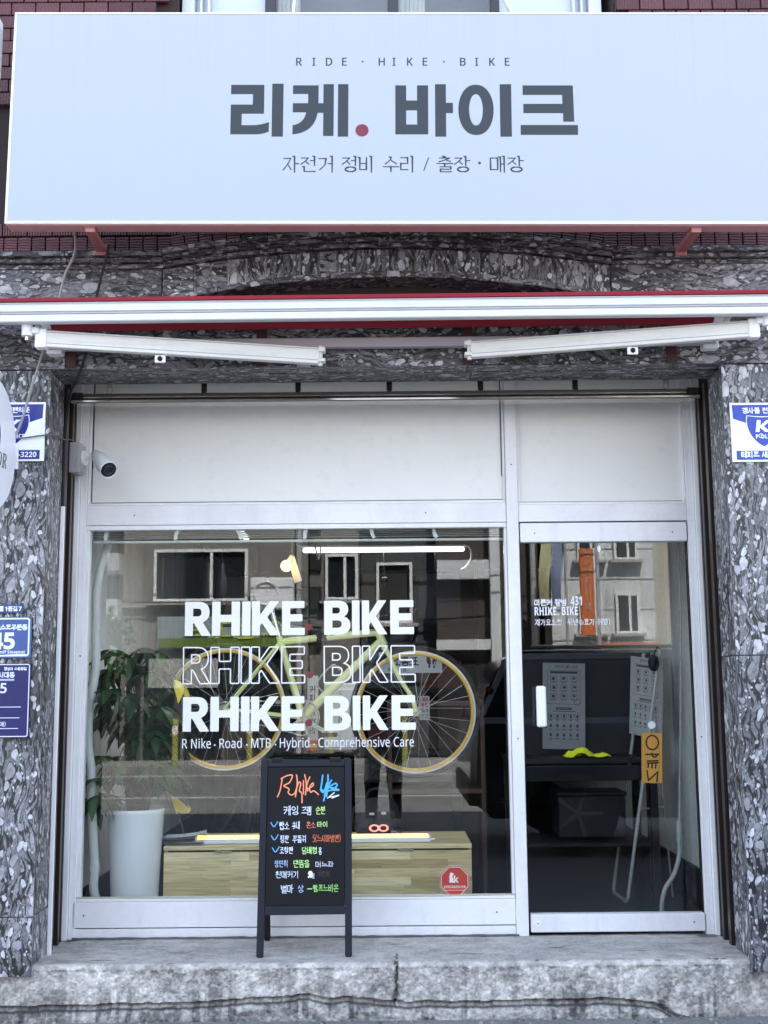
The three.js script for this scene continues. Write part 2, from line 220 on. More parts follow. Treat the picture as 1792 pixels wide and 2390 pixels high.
// the concrete doorstep: one worn sheet, its front broken along a ragged joint
const crackY = (x) => { const pts = [[-2.6, .155], [-1.7, .158], [-.95, .165], [-.6, .178], [-.38, .192], [-.2, .178], [.03, .162], [.55, .162], [.95, .165], [1.08, .15], [1.2, .1], [1.32, .06], [2.6, .05]]; let i = 0; while (i < pts.length - 2 && x > pts[i + 1][0]) i++; const t = clamp((x - pts[i][0]) / (pts[i + 1][0] - pts[i][0])); return lerp(pts[i][1], pts[i + 1][1], t * t * (3 - 2 * t)) + 0.012 * (fbm(x / 5.2 + .5, .3, 60, 4, 4, 5) - .5) * 2; };
const crackX = (y) => 0.032 + 0.014 * (fbm(.3, y * 2, 4, 26, 3, 9) - .5) * 2;
{
  const stepTex = dtex(2048, 512, (u, v) => {
    const x = (u - .5) * 5.2, s = v * 0.9, cf = (n, g = 2.4) => clamp((n - .48) * g + .5);     // s: metres from the back of the tread, over the nose (0.53) and down
    const a = cf(fbm(u, v, 26, 6, 5, 3)), b = cf(fbm(u, v, 130, 24, 4, 7)), c = cf(fbm(u, v, 9, 3, 4, 13)), fine = cf(fbm(u, v, 600, 120, 2, 17), 1.6); let k;
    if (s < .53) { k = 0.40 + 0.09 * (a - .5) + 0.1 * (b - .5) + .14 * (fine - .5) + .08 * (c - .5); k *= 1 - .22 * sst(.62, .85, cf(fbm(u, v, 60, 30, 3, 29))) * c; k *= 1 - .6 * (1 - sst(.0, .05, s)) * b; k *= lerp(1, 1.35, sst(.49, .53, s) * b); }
    else {
      const y = .315 - (s - .53), low = sst(.27, .1, y), yc = crackY(x), drip = cf(fbm(u, v, 170, 2, 4, 31), 2.8) * cf(fbm(u, v, 60, 8, 3, 33)), blot = cf(fbm(u, v, 44, 10, 5, 41), 3);
      k = 0.42 + 0.15 * (a - .5) + .16 * (b - .5) + .26 * (fine - .5);
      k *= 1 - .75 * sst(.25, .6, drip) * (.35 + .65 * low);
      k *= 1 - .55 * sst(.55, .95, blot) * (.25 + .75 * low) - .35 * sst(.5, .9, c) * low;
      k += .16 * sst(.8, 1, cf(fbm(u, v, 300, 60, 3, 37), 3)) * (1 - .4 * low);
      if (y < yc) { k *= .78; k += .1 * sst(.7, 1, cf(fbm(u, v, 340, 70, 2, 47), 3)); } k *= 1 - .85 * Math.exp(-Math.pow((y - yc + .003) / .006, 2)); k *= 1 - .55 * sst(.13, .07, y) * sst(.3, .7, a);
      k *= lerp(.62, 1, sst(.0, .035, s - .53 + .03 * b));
    }
    for (const [ex, es, ew, eh, ek] of [[-1.2, .44, .07, .012, .5], [.03, .17, .05, .012, .6], [.73, .27, .035, .01, .3], [.32, .37, .08, .014, .65], [.76, .24, .02, .006, .3], [-.9, .3, .05, .02, .75], [1.1, .34, .04, .008, .5], [-.5, .2, .03, .008, .6], [-1.45, .03, .05, .05, .25], [1.45, .05, .06, .05, .35], [-1.3, .45, .12, .03, .75]]) { const q = Math.hypot((x - ex) / ew, (s - es) / eh) + .3 * (b - .5); k *= lerp(ek, 1, sst(.7, 1.1, q)); }
    const yy = s < .53 ? .315 : .315 - (s - .53); if (s > .36 && yy > crackY(x) - .01) k *= 1 - .85 * Math.exp(-Math.pow((x - crackX(s < .53 ? .4 + s : yy)) / .0045, 2)); else if (s > .36 && s < .53) k *= 1 - .7 * Math.exp(-Math.pow((x - crackX(.4 + s)) / .004, 2));
    k = Math.max(.03, k); return [k * 1.06, k, k * .91];
  });
  const NX = 700, path = []; for (let i = 0; i <= 26; i++) path.push([.0 + .5 * i / 26 - .02, SY]); for (let i = 1; i <= 6; i++) { const a = i / 6 * Math.PI / 2; path.push([.48 + .02 * Math.sin(a) + .0, SY - .02 + .02 * Math.cos(a)]); } for (let i = 1; i <= 64; i++) path.push([.5, SY - .02 - .235 * i / 64]);
  const pos = [], uv = [], idx = []; let s = 0; const S = path.map((p, i) => i ? (s += Math.hypot(p[0] - path[i - 1][0], p[1] - path[i - 1][1])) : 0);
  path.forEach(([z, y], j) => { for (let i = 0; i <= NX; i++) {
    const x = -2.6 + 5.2 * i / NX, u = i / NX, v = S[j] / .9; let zz = z, yy = y;
    const n = fbm(u, v, 60, 12, 4, 3) - .5, m = fbm(u, v, 240, 40, 3, 9) - .5;
    if (j <= 26) yy += .006 * n + .002 * m - .012 * Math.exp(-Math.pow((x - crackX(.4 + S[j])) / .007, 2)) * sst(.38, .42, S[j]);
    else { const yc = crackY(x), d = y - yc; zz += .016 * n + .01 * m; if (d < 0) zz += -.026 * Math.exp(-Math.pow(d / .012, 2)) + .012 * sst(.01, .06, -d) + .012 * (fbm(u, v, 90, 30, 3, 21) - .5); else zz += .006 * Math.exp(-d / .02);
      if (j < 36) { zz -= .012 * sst(.6, .8, fbm(u, v, 200, 30, 3, 51)); yy -= .008 * sst(.58, .8, fbm(u, v, 160, 30, 3, 61)); }
      if (d > -.005) zz -= .03 * Math.exp(-Math.pow((x - crackX(y)) / .006, 2)); }
    pos.push(x, yy, zz); uv.push(u, v);
  } });
  for (let j = 0; j < path.length - 1; j++) for (let i = 0; i < NX; i++) { const a = j * (NX + 1) + i, b = a + NX + 1; idx.push(a, b, a + 1, a + 1, b, b + 1); }
  const g = new THREE.BufferGeometry(); g.setAttribute('position', new THREE.Float32BufferAttribute(pos, 3)); g.setAttribute('uv', new THREE.Float32BufferAttribute(uv, 2)); g.setIndex(idx); g.computeVertexNormals();
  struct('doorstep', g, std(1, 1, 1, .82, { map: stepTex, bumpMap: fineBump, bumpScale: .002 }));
}
{ // grit in the gutter
  const stones = new THREE.InstancedMesh(new THREE.IcosahedronGeometry(.006, 0), std(.28, .27, .26, .9), 420); stones.name = 'gutter_grit'; const m = new THREE.Matrix4(), e = new THREE.Euler(), q = new THREE.Quaternion();
  for (let i = 0; i < 420; i++) { const k = Math.pow(rnd(), 2) * 1.6 + .3; q.setFromEuler(e.set(rnd() * 6, rnd() * 6, rnd() * 6)); m.compose(new THREE.Vector3(rr(-2.2, 2.2), GY + .002 * k, .525 + Math.pow(rnd(), 2) * .25), q, new THREE.Vector3(k, k * .7, k)); stones.setMatrixAt(i, m); const t = rr(.35, 1.3); stones.setColorAt(i, C(t, t, t)); }
  stones.castShadow = stones.receiveShadow = true; scene.add(stones); tag(stones, 'loose grit and small stones lying along the foot of the doorstep', 'grit'); stones.userData.kind = 'stuff';
}
// ---------------------------------------------------------------- the shop building
const bld = thing('shop_building', 'granite and dark red brick shop building with an arched cornice over the shopfront', 'building');
const part = (n, parent = bld) => { const g = new THREE.Group(); g.name = n; parent.add(g); return g; };
obj('masonry', [box(4.5, 3.2, 8.4, -3.77, 1.6, -3.76), box(4.4, 3.2, 8.0, 3.82, 1.6, -4.02), box(4.46, 3.2, .46, 3.77, 1.6, .21), box(12, 1.35, 8.4, 0, 3.675, -3.78), box(12, 3.9, 8.6, 0, 7.95, -3.7), box(5, 1.65, 8.4, -3.5, 5.175, -3.78), box(4.9, 1.65, 8.4, 3.55, 5.175, -3.78), box(2.1, 1.65, 7.9, .05, 5.175, -4.03), box(3.2, 2.9, .2, .05, 1.55, -6.4)], M.mortar, bld);
const gm = (k) => (k % 2 ? M.granite : M.granite2);
const gslab = (p, n, x0, x1, y0, y1, z0, z1, turn, mat, b = .004) => obj(n, uvm(span(x0, x1, y0, y1, z0, z1, b), 1.2, rnd(), rnd(), turn), mat ?? gm(Math.floor(rnd() * 8)), p);
for (const [name, s] of [['pillar', -1], ['pillar', 1]]) {
  const p = part(name), e = s < 0 ? 1.465 : 1.495, X = (a, b) => s < 0 ? [-b, -a] : [a, b];
  for (const [y0, y1] of s < 0 ? [[.278, .513], [.515, 2.842]] : [[.272, 1.563], [1.565, 2.842]]) { gslab(p, 'slab', ...X(e, 2.7), y0, y1, .505, .54); gslab(p, 'slab', ...X(e + .009, e + .07), Math.max(y0, .3), y1, .285, .503); }
}
{ const p = part('lintel'); const xs = [-2.7, -1.405, -.535, .375, 1.278, 2.7]; for (let i = 0; i < 5; i++) gslab(p, 'slab', xs[i] + .001, xs[i + 1] - .001, 2.846, 3.09, .44, .54, true, i % 2 ? M.graniteShadeTint : M.graniteShadeTint2);
  const ys = [-1.476, -.6, .4, 1.506]; for (let i = 0; i < 3; i++) gslab(p, 'slab', ys[i] + .001, ys[i + 1] - .001, 2.842, 2.87, .283, .438, true, M.graniteShadeTint);
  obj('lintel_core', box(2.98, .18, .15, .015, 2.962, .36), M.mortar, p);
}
{ const p = part('frieze'); for (const [a, b] of [[-2.7, -1.9], [-1.897, -.987], [1.027, 1.9], [1.903, 2.7]]) gslab(p, 'slab', a, b, 3.093, 3.308, .43, .535, true, a < -1.5 ? M.graniteShadeTint : M.graniteShadeTint2); }
// cornice: three thin courses, straight at the sides and rising over the arch; below them the voussoirs
const cx = (x) => Math.min(1, Math.abs((x - .025) / 1.0)), curve = (a, b) => (x) => lerp(a, b, Math.pow(cx(x), 2));
const A = [curve(3.453, 3.376), curve(3.431, 3.352), curve(3.411, 3.33), curve(3.392, 3.308), curve(3.285, 3.172), curve(3.253, 3.145)];
function arcBlock(x0, x1, ft, fb, z0, z1, b = .003) { const pts = [], n = 5; for (let i = 0; i <= n; i++) { const x = lerp(x0 + .001, x1 - .001, i / n); pts.push([x, fb(x)]); } for (let i = n; i >= 0; i--) { const x = lerp(x0 + .001, x1 - .001, i / n); pts.push([x, ft(x)]); } return extr(poly(pts), z1 - z0, b).translate(0, 0, z0 + b); }
{ const p = part('cornice');
  [[0, .605, 17], [1, .58, 11], [2, .556, 11]].forEach(([k, z, n]) => { for (let i = 0; i < n; i++) { const j = k * .05, x0 = lerp(-.975, 1.025, i / n) + (i ? j : 0), x1 = lerp(-.975, 1.025, (i + 1) / n) + (i < n - 1 ? j : 0); obj('cornice_stone', uvm(arcBlock(x0, x1, A[k], (x) => A[k + 1](x) + .0015, .42, z + rr(-.002, .002)), 1.2, rnd(), rnd(), true), (i + k) % 2 ? M.graniteShadeTint : M.graniteShadeTint2, p); }
    for (const [a, b, m] of [[-2.7, -.978, 4], [1.028, 2.7, 4]]) for (let i = 0; i < m; i++) gslab(p, 'cornice_stone', lerp(a, b, i / m) + .001, lerp(a, b, (i + 1) / m) - .001, A[k + 1](9) + .0015, A[k](9), .42, z - .02, true, i % 2 ? M.graniteShadeTint : M.graniteShadeTint2, .003); });
}
{ const p = part('arch'); let x = -.985; const ws = [.145, .075, .075, .085, .085, .155, .085, .085, .085, .09, .085, .09, .09, .1, .1, .1, .1, .1, .09, .1, .1]; const tot = ws.reduce((a, b) => a + b);
  ws.forEach((w, i) => { const x1 = x + w * 2.01 / tot; obj('voussoir', uvm(arcBlock(x + .0012, x1 - .0012, (q) => A[3](q) - .002, A[4], .42, .53 + rr(-.003, .003)), 1.2, rnd(), rnd(), i < 9 && rnd() < .7), gm(i * 5 + (i >> 2)), p); x = x1; });
  obj('mortar_joint', arcBlock(-.98, 1.02, (q) => A[3](q) - .004, (q) => A[4](q) + .002, .40, .5265, .001), std(.3, .27, .27, .9), p);
  for (let i = 0; i < 8; i++) obj('arch_edge_stone', uvm(arcBlock(lerp(-.985, 1.025, i / 8), lerp(-.985, 1.025, (i + 1) / 8), (q) => A[4](q) - .002, A[5], .40, .552), 1.2, rnd(), rnd(), true), M.graniteShadeTint, p);
  obj('tympanum', uvm(arcBlock(-1.0, 1.03, (q) => A[5](q) + .01, () => 3.08, .36, .405), 1.2), M.redPaint, p);
}
{ // dark red ribbed bricks
  const p = part('brick_wall'), H = .0585, P = .064, W = .109, Q = .1135, made = {};
  const mats = [0, 1, 2, 3].map((i) => { const t = [1, .8, 1.2, .95][i]; return std(.11 * t, .038 * t, .043 * t, .62, { bumpMap: ribBump, bumpScale: .006 }); });
  const shape = (w, h, turn) => { const k = w.toFixed(4) + h.toFixed(4) + turn; return made[k] ??= uvm(rbox(w, h, .03, 0, 0, 0, .003), .1, .5, .5, turn); };
  const put = (x, y, w, h, turn = false, rot = 0) => { const m = obj('brick', shape(w, h, turn), mats[Math.floor(rnd() * 4)], p); m.position.set(x, y, .455 + rr(0, .004)); m.rotation.z = rot; };
  for (let r = 0; r < 21; r++) { const y = 3.585 + r * P; for (let c = -8; c < 18; c++) { const x = .03 + (c + (r % 2 ? .5 : 0)) * Q; if (x > -1.5 - .06 && y < 4.3) continue; if (x < -1.92 || x > -.99) continue; put(x, y, W, H); } }
  for (let r = 9; r < 21; r++) { const y = 3.585 + r * P; for (let c = -18; c < 19; c++) { const x = .03 + (c + (r % 2 ? .5 : 0)) * Q; const left = x > -1.92 && x < -1.0, right = x > 1.12 && x < 1.95; if ((c < -8 && left) || (right && y > 4.3)) put(x, y, W, H); } }
  for (let i = -29; i < 31; i++) { const x = .025 + i * .0635, yb = A[0](x) + .006, sl = Math.abs(x - .025) < 1 ? (A[0](x + .03) - A[0](x - .03)) / .06 : 0; put(x, yb + .052, .059, .1, true, Math.atan(sl)); }
  for (let c = -17; c < 18; c++) { put(.03 + c * Q, Math.max(3.521, 3.52), W, H); }
  obj('mortar_bed', [box(4.2, .99, .03, 0, 3.87, .425), box(1.2, 2, .03, -1.55, 5.3, .425), box(1.6, 2, .03, 1.9, 5.3, .425)], M.mortar, p);
}
{ // upstairs window
  const w = part('upstairs_window'), F = std(.62, .65, .68, .4), D = std(.03, .03, .033, .4);
  const fr = (n, x0, x1, y0, y1, z0, z1, m) => obj(n, span(x0, x1, y0, y1, z0, z1), m, w);
  fr('frame', -.945, -.885, 4.37, 5.95, .3, .38, F); fr('frame', 1.0, 1.06, 4.37, 5.95, .3, .38, F);
  for (const x of [-.855, -.818, .93, .968]) fr('frame', x - .006, x + .006, 4.37, 5.95, .33, .37, F);
  for (const [a, b] of [[-.55, -.5], [.04, .09], [.535, .575]]) fr('dark_frame', a, b, 4.37, 5.95, .28, .36, D);
  fr('sill', -.95, 1.08, 4.33, 4.385, .27, .37, D);
  const pale = new THREE.MeshPhysicalMaterial({ color: C(.5, .56, .62), roughness: .12, clearcoat: 1 });
  for (const [a, b] of [[-.885, -.55], [.575, 1.0]]) fr('frosted_pane', a, b, 4.387, 5.95, .318, .326, pale);
  for (const [a, b] of [[-.5, .04], [.09, .535]]) fr('pane', a, b, 4.387, 5.95, .318, .324, M.glass);
  const cur = []; for (let i = 0; i < 34; i++) cur.push(rbox(.022, 1.6, .02, lerp(-.5, -.28, i / 34) + (i > 15 ? .5 : 0), 5.15, .2 + .012 * Math.sin(i * 1.9), .008)); obj('curtain', cur, std(.45, .44, .42, .8), w);
  fr('back_wall', -1, 1.1, 4.35, 6, -.08, -.05, std(.2, .2, .21, .9));
}
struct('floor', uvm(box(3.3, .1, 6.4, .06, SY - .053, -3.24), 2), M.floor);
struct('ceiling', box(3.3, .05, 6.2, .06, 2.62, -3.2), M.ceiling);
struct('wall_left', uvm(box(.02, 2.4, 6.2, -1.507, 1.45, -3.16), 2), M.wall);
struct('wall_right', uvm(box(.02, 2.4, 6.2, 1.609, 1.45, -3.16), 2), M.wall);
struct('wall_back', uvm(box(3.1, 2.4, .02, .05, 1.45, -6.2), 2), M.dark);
obj('skirting', [box(.015, .2, 5.9, 1.589, .415, -3.2), box(.015, .16, 5.9, -1.488, .4, -3.2)], M.black, bld);

// ---------------------------------------------------------------- shopfront
const sf = thing('shopfront', 'white aluminium shopfront with two blank upper panels, a display window and a glass door', 'shopfront');
const fp = (n, x0, x1, y0, y1, z0, z1, m = M.alu, parent = sf, r = .003) => obj(n, uvm(span(x0, x1, y0, y1, z0, z1, r), 1.3, rnd(), rnd()), m, parent);
fp('post', -1.517, -1.462, SY - .005, 3.0, -.06, .02); fp('post', -1.461, -1.43, SY - .005, 2.98, -.06, 0); fp('post', .588, .645, SY - .003, 2.98, -.06, .004); fp('post', 1.456, 1.492, SY - .003, 2.98, -.06, 0); fp('post', 1.493, 1.538, SY - .003, 3.0, -.06, .02);
fp('transom', -1.429, .587, 2.222, 2.318, -.06, -.004); fp('transom', .646, 1.455, 2.222, 2.305, -.06, -.004);
fp('upper_panel', -1.427, .586, 2.32, 2.985, -.045, -.028, M.panel); fp('upper_panel', .647, 1.454, 2.307, 2.985, -.045, -.026, M.panel);
for (const [a, b, y] of [[-1.43, .588, 2.319], [.645, 1.456, 2.306]]) { fp('panel_bead', a, b, y, y + .012, -.026, -.012); fp('panel_bead', a + .001, a + .013, y + .013, 2.98, -.026, -.012); fp('panel_bead', b - .013, b - .001, y + .013, 2.98, -.026, -.012); }
obj('panel_gap', [box(.005, .47, .006, -1.4125, 2.74, -.026), box(.003, .18, .006, -1.413, 2.43, -.026), box(1.99, .004, .006, -.42, 2.3335, -.026), box(.003, .5, .006, .5715, 2.7, -.026), box(.78, .003, .006, 1.05, 2.32, -.026)], M.black, sf);
fp('window_head', -1.43, .588, 2.198, 2.2205, -.058, -.008); fp('window_stile', -1.43, -1.413, .494, 2.197, -.058, -.01); fp('window_stile', .575, .587, .494, 2.197, -.058, -.01);
obj('window_pane', span(-1.412, .574, .494, 2.197, -.036, -.03, .0005), M.glass, sf);
fp('sill', -1.444, .587, .364, .478, -.06, .0); fp('sill_ledge', -1.43, .587, .479, .493, -.06, -.004, M.panel); fp('bottom_rail', -1.444, .587, SY - .004, .3595, -.058, -.004); obj('joint', box(2.03, .012, .02, -.43, .361, -.03), M.black, sf);
{ const d = part('door', sf); fp('top_rail', .651, 1.45, 2.122, 2.215, -.05, .004, M.alu, d, .005); fp('bottom_rail', .655, 1.452, .329, .408, -.05, .006, M.alu, d, .005);
  obj('pane', span(.651, 1.45, .409, 2.121, -.03, -.022, .0008), M.glass, d);
  obj('handle', rbox(.046, .19, .03, .724, 1.347, .045, .012, 4), M.plastic, d); obj('handle_mount', [rod([.724, 1.41, -.02], [.724, 1.41, .04], .01), rod([.724, 1.285, -.02], [.724, 1.285, .04], .01), rbox(.05, .2, .006, .73, 1.345, -.017, .004)], M.black, d);
  obj('lock', [new THREE.CylinderGeometry(.014, .014, .008, 20).rotateX(Math.PI / 2).translate(.686, .37, .009)], M.plastic, d); obj('keyhole', new THREE.CylinderGeometry(.003, .003, .003, 8).rotateX(Math.PI / 2).translate(.686, .37, .0145), M.black, d);
  obj('gap', [box(.006, 1.9, .03, .648, 1.27, -.04), box(.005, 1.9, .03, 1.4535, 1.27, -.04), box(.8, .007, .03, 1.05, 2.2185, -.03)], M.black, d);
  obj('sticker', new THREE.CircleGeometry(.011, 20).scale(.8, 1.5, 1).translate(1.03, 2.09, -.02), M.white, d);
}
obj('sealant', [tube([[-1.43, .498, -.008], [-1.0, .494, -.006], [-.4, .495, -.007], [.2, .493, -.006], [.585, .497, -.007]], .004, 6, 60)], std(.5, .48, .4, .8, { map: grime }), sf);
{ const pts = []; for (let i = 0; i <= 60; i++) pts.push([lerp(-1.44, .6, i / 60), SY + .002 + .003 * rnd(), .004 + .004 * rnd()]); obj('mortar_seam', tube(pts, .006, 5, 120), std(.16, .155, .15, .9, { map: plaster }), sf); }

{ const sc = []; for (const [x, y, z] of [[-1.2, 2.27, -.003], [.2, 2.27, -.003], [.72, 2.165, .005], [1.38, 2.165, .005], [-1.39, .42, .001], [.5, .42, .001], [1.4, .37, .007], [-1.44, 1.6, .001], [1.474, 1.2, .001], [.616, 2.5, .005], [.616, 1.2, .005]]) sc.push(new THREE.CylinderGeometry(.0035, .0035, .002, 10).rotateX(Math.PI / 2).translate(x, y, z)); obj('screws', sc, M.bandDark, sf); }
// shutter
const sh = thing('roller_shutter', 'rolled up stainless steel shutter bar with bronze side rails at the shopfront head', 'roller shutter');
for (const [a, s] of [[-1.522, 1], [1.55, -1]]) { const f = (x0, x1, z0, z1) => { const q = [a + s * x0, a + s * x1].sort((p, r) => p - r); return span(q[0], q[1], SY - .003, 2.84, z0, z1, .002); }; obj('guide_rail', [f(0, .02, .045, .283), f(.02, .05, .2, .24), f(.02, .05, .1, .13), f(.02, .045, .045, .06)], M.bronze, sh); }
const barS = uvm(profile([[.17, 2.786], [.23, 2.786], [.235, 2.79], [.235, 2.806], [.228, 2.812], [.18, 2.812]], -1.4, 1.415), .5, 0, 0, true); obj('bottom_bar', barS, M.bandDark, sh); obj('bar_edge', profile([[.234, 2.789], [.238, 2.789], [.238, 2.795], [.234, 2.795]], -1.4, 1.415), M.steel, sh);
obj('bar_lip', [profile([[.15, 2.765], [.245, 2.762], [.25, 2.768], [.25, 2.776], [.15, 2.786]], -1.455, 1.475)], M.steel, sh);

for (const x of [-1.428, 1.445]) obj('end_cap', rbox(.05, .04, .08, x, 2.797, .2, .006), M.black, sh);
for (const x of [-1.288, -.843, -.4, .03, .46, .906, 1.334]) { obj('hook', [rbox(.026, .08, .012, x, 2.866, .19, .003), rbox(.02, .03, .025, x, 2.83, .202, .005)], x < -1.2 || x > 1.3 ? M.greyBox : M.black, sh); }
obj('head_board', uvm(box(3.0, .02, .2, .01, 2.975, .15), 1), M.panel, sh);
obj('cable_conduit', rbox(.02, 1.98, .012, -1.462, 1.28, .296, .004), M.alu, sh);

// ---------------------------------------------------------------- awning
const aw = thing('retractable_awning', 'folded in red awning with a white front bar and two white folding arms', 'awning');
{ const z = .85, b = 2.964; // grooved front bar
  obj('front_bar', profile([[z - .06, b + .012], [z - .02, b], [z + .012, b], [z + .016, b + .004], [z + .016, b + .03], [z + .01, b + .034], [z + .01, b + .041], [z + .018, b + .045], [z + .02, b + .07], [z + .012, b + .076], [z + .012, b + .08], [z + .002, b + .088], [z - .06, b + .088]], -1.9, 1.78).rotateZ(.0026), M.barWhite, aw); obj('bar_groove', [.034, .0785].map((h) => profile([[z + .0, b + h], [z + .0165, b + h], [z + .0165, b + h + .004], [z + .0, b + h + .004]], -1.9, 1.78).rotateZ(.0026)), M.greyBox, aw);
  obj('fabric', [profile([[.6, 3.082], [z + .004, b + .089], [z + .012, b + .094], [z + .012, b + .1], [.6, 3.088]], -1.88, 1.77).rotateZ(.0026), profile([[z + .0, b + .089], [z + .013, b + .089], [z + .015, b + .1], [z + .008, b + .106], [z - .004, b + .104]], -1.9, 1.775).rotateZ(.0026)], M.awning, aw);
  obj('fabric_roll', new THREE.CylinderGeometry(.047, .047, 2.87, 28).rotateZ(Math.PI / 2 + .002).translate(0, 3.037, .645), M.awning, aw);
  for (const s of [-1, 1]) { obj('roll_end', new THREE.CylinderGeometry(.04, .04, .04, 20).rotateZ(Math.PI / 2).translate(s * 1.458, 3.037, .645), M.plastic, aw); obj('roll_bracket', [rbox(.03, .09, .12, s * 1.495, 3.035, .6, .006), rbox(.006, .05, .05, s * 1.512, 3.04, .66, .003)], M.alu, aw); }
  obj('torsion_bar', rbox(2.94, .044, .04, -.01, 2.938, .59, .006), std(.42, .36, .4, .4), aw);
  for (const x of [-1.378, -.536, .376, 1.278]) obj('wall_plate', rbox(.047, .21, .008, x, 2.953, .545, .002), M.plate, aw);
  for (const x of [-1.44, 1.44]) obj('bar_mount', [rbox(.07, .07, .06, x, 2.935, .57, .008)], M.alu, aw);
  const arm = (o, e, s) => { const g = part('arm', aw); obj('beam', bar(o, e, .074, .036, [0, 1, 0], .006), M.armWhite, g); const dz = .0185; const off = (p, y, d) => [p[0], p[1] + y, p[2] + d];
    obj('groove', [bar(off(o, .028, dz), off(e, .028, dz), .004, .003), bar(off(o, -.02, dz), off(e, -.02, dz), .003, .003)], M.greyBox, g);
    const q = [o[0] + s * .06, o[1] + .045, o[2] + .03]; obj('shoulder', [rbox(.05, .085, .05, o[0] + s * .005, o[1], o[2], .008), rbox(.05, .03, .04, o[0] + s * .035, o[1] + .03, o[2] + .015, .008), rod([q[0], q[1] - .04, q[2]], [q[0], q[1] + .015, q[2]], .022, .022, 18)], M.alu, g);
    obj('pivot_pin', [rod([q[0], q[1] - .058, q[2]], [q[0], q[1] + .035, q[2]], .008)], M.chrome, g);
    obj('elbow', [rbox(.03, .022, .045, e[0] - s * .012, e[1] + .027, e[2], .004), rbox(.03, .016, .045, e[0] - s * .012, e[1] - .02, e[2], .004), rod([e[0] - s * .005, e[1] - .042, e[2]], [e[0] - s * .005, e[1] + .045, e[2]], .01)], M.armWhite, g);
    const m = [lerp(o[0], e[0], .42), lerp(o[1], e[1], .42), lerp(o[2], e[2], .42)]; obj('stop_bracket', [rbox(.046, .034, .012, m[0], m[1] - .055, m[2], .004)], M.alu, g); obj('stop_bolt', [new THREE.SphereGeometry(.011, 12, 8).translate(m[0], m[1] - .055, m[2] + .008)], M.black, g); };
  arm([-1.435, 2.911, .78], [-.274, 2.858, .665], -1); arm([1.562, 2.927, .78], [.38, 2.88, .665], 1);
}

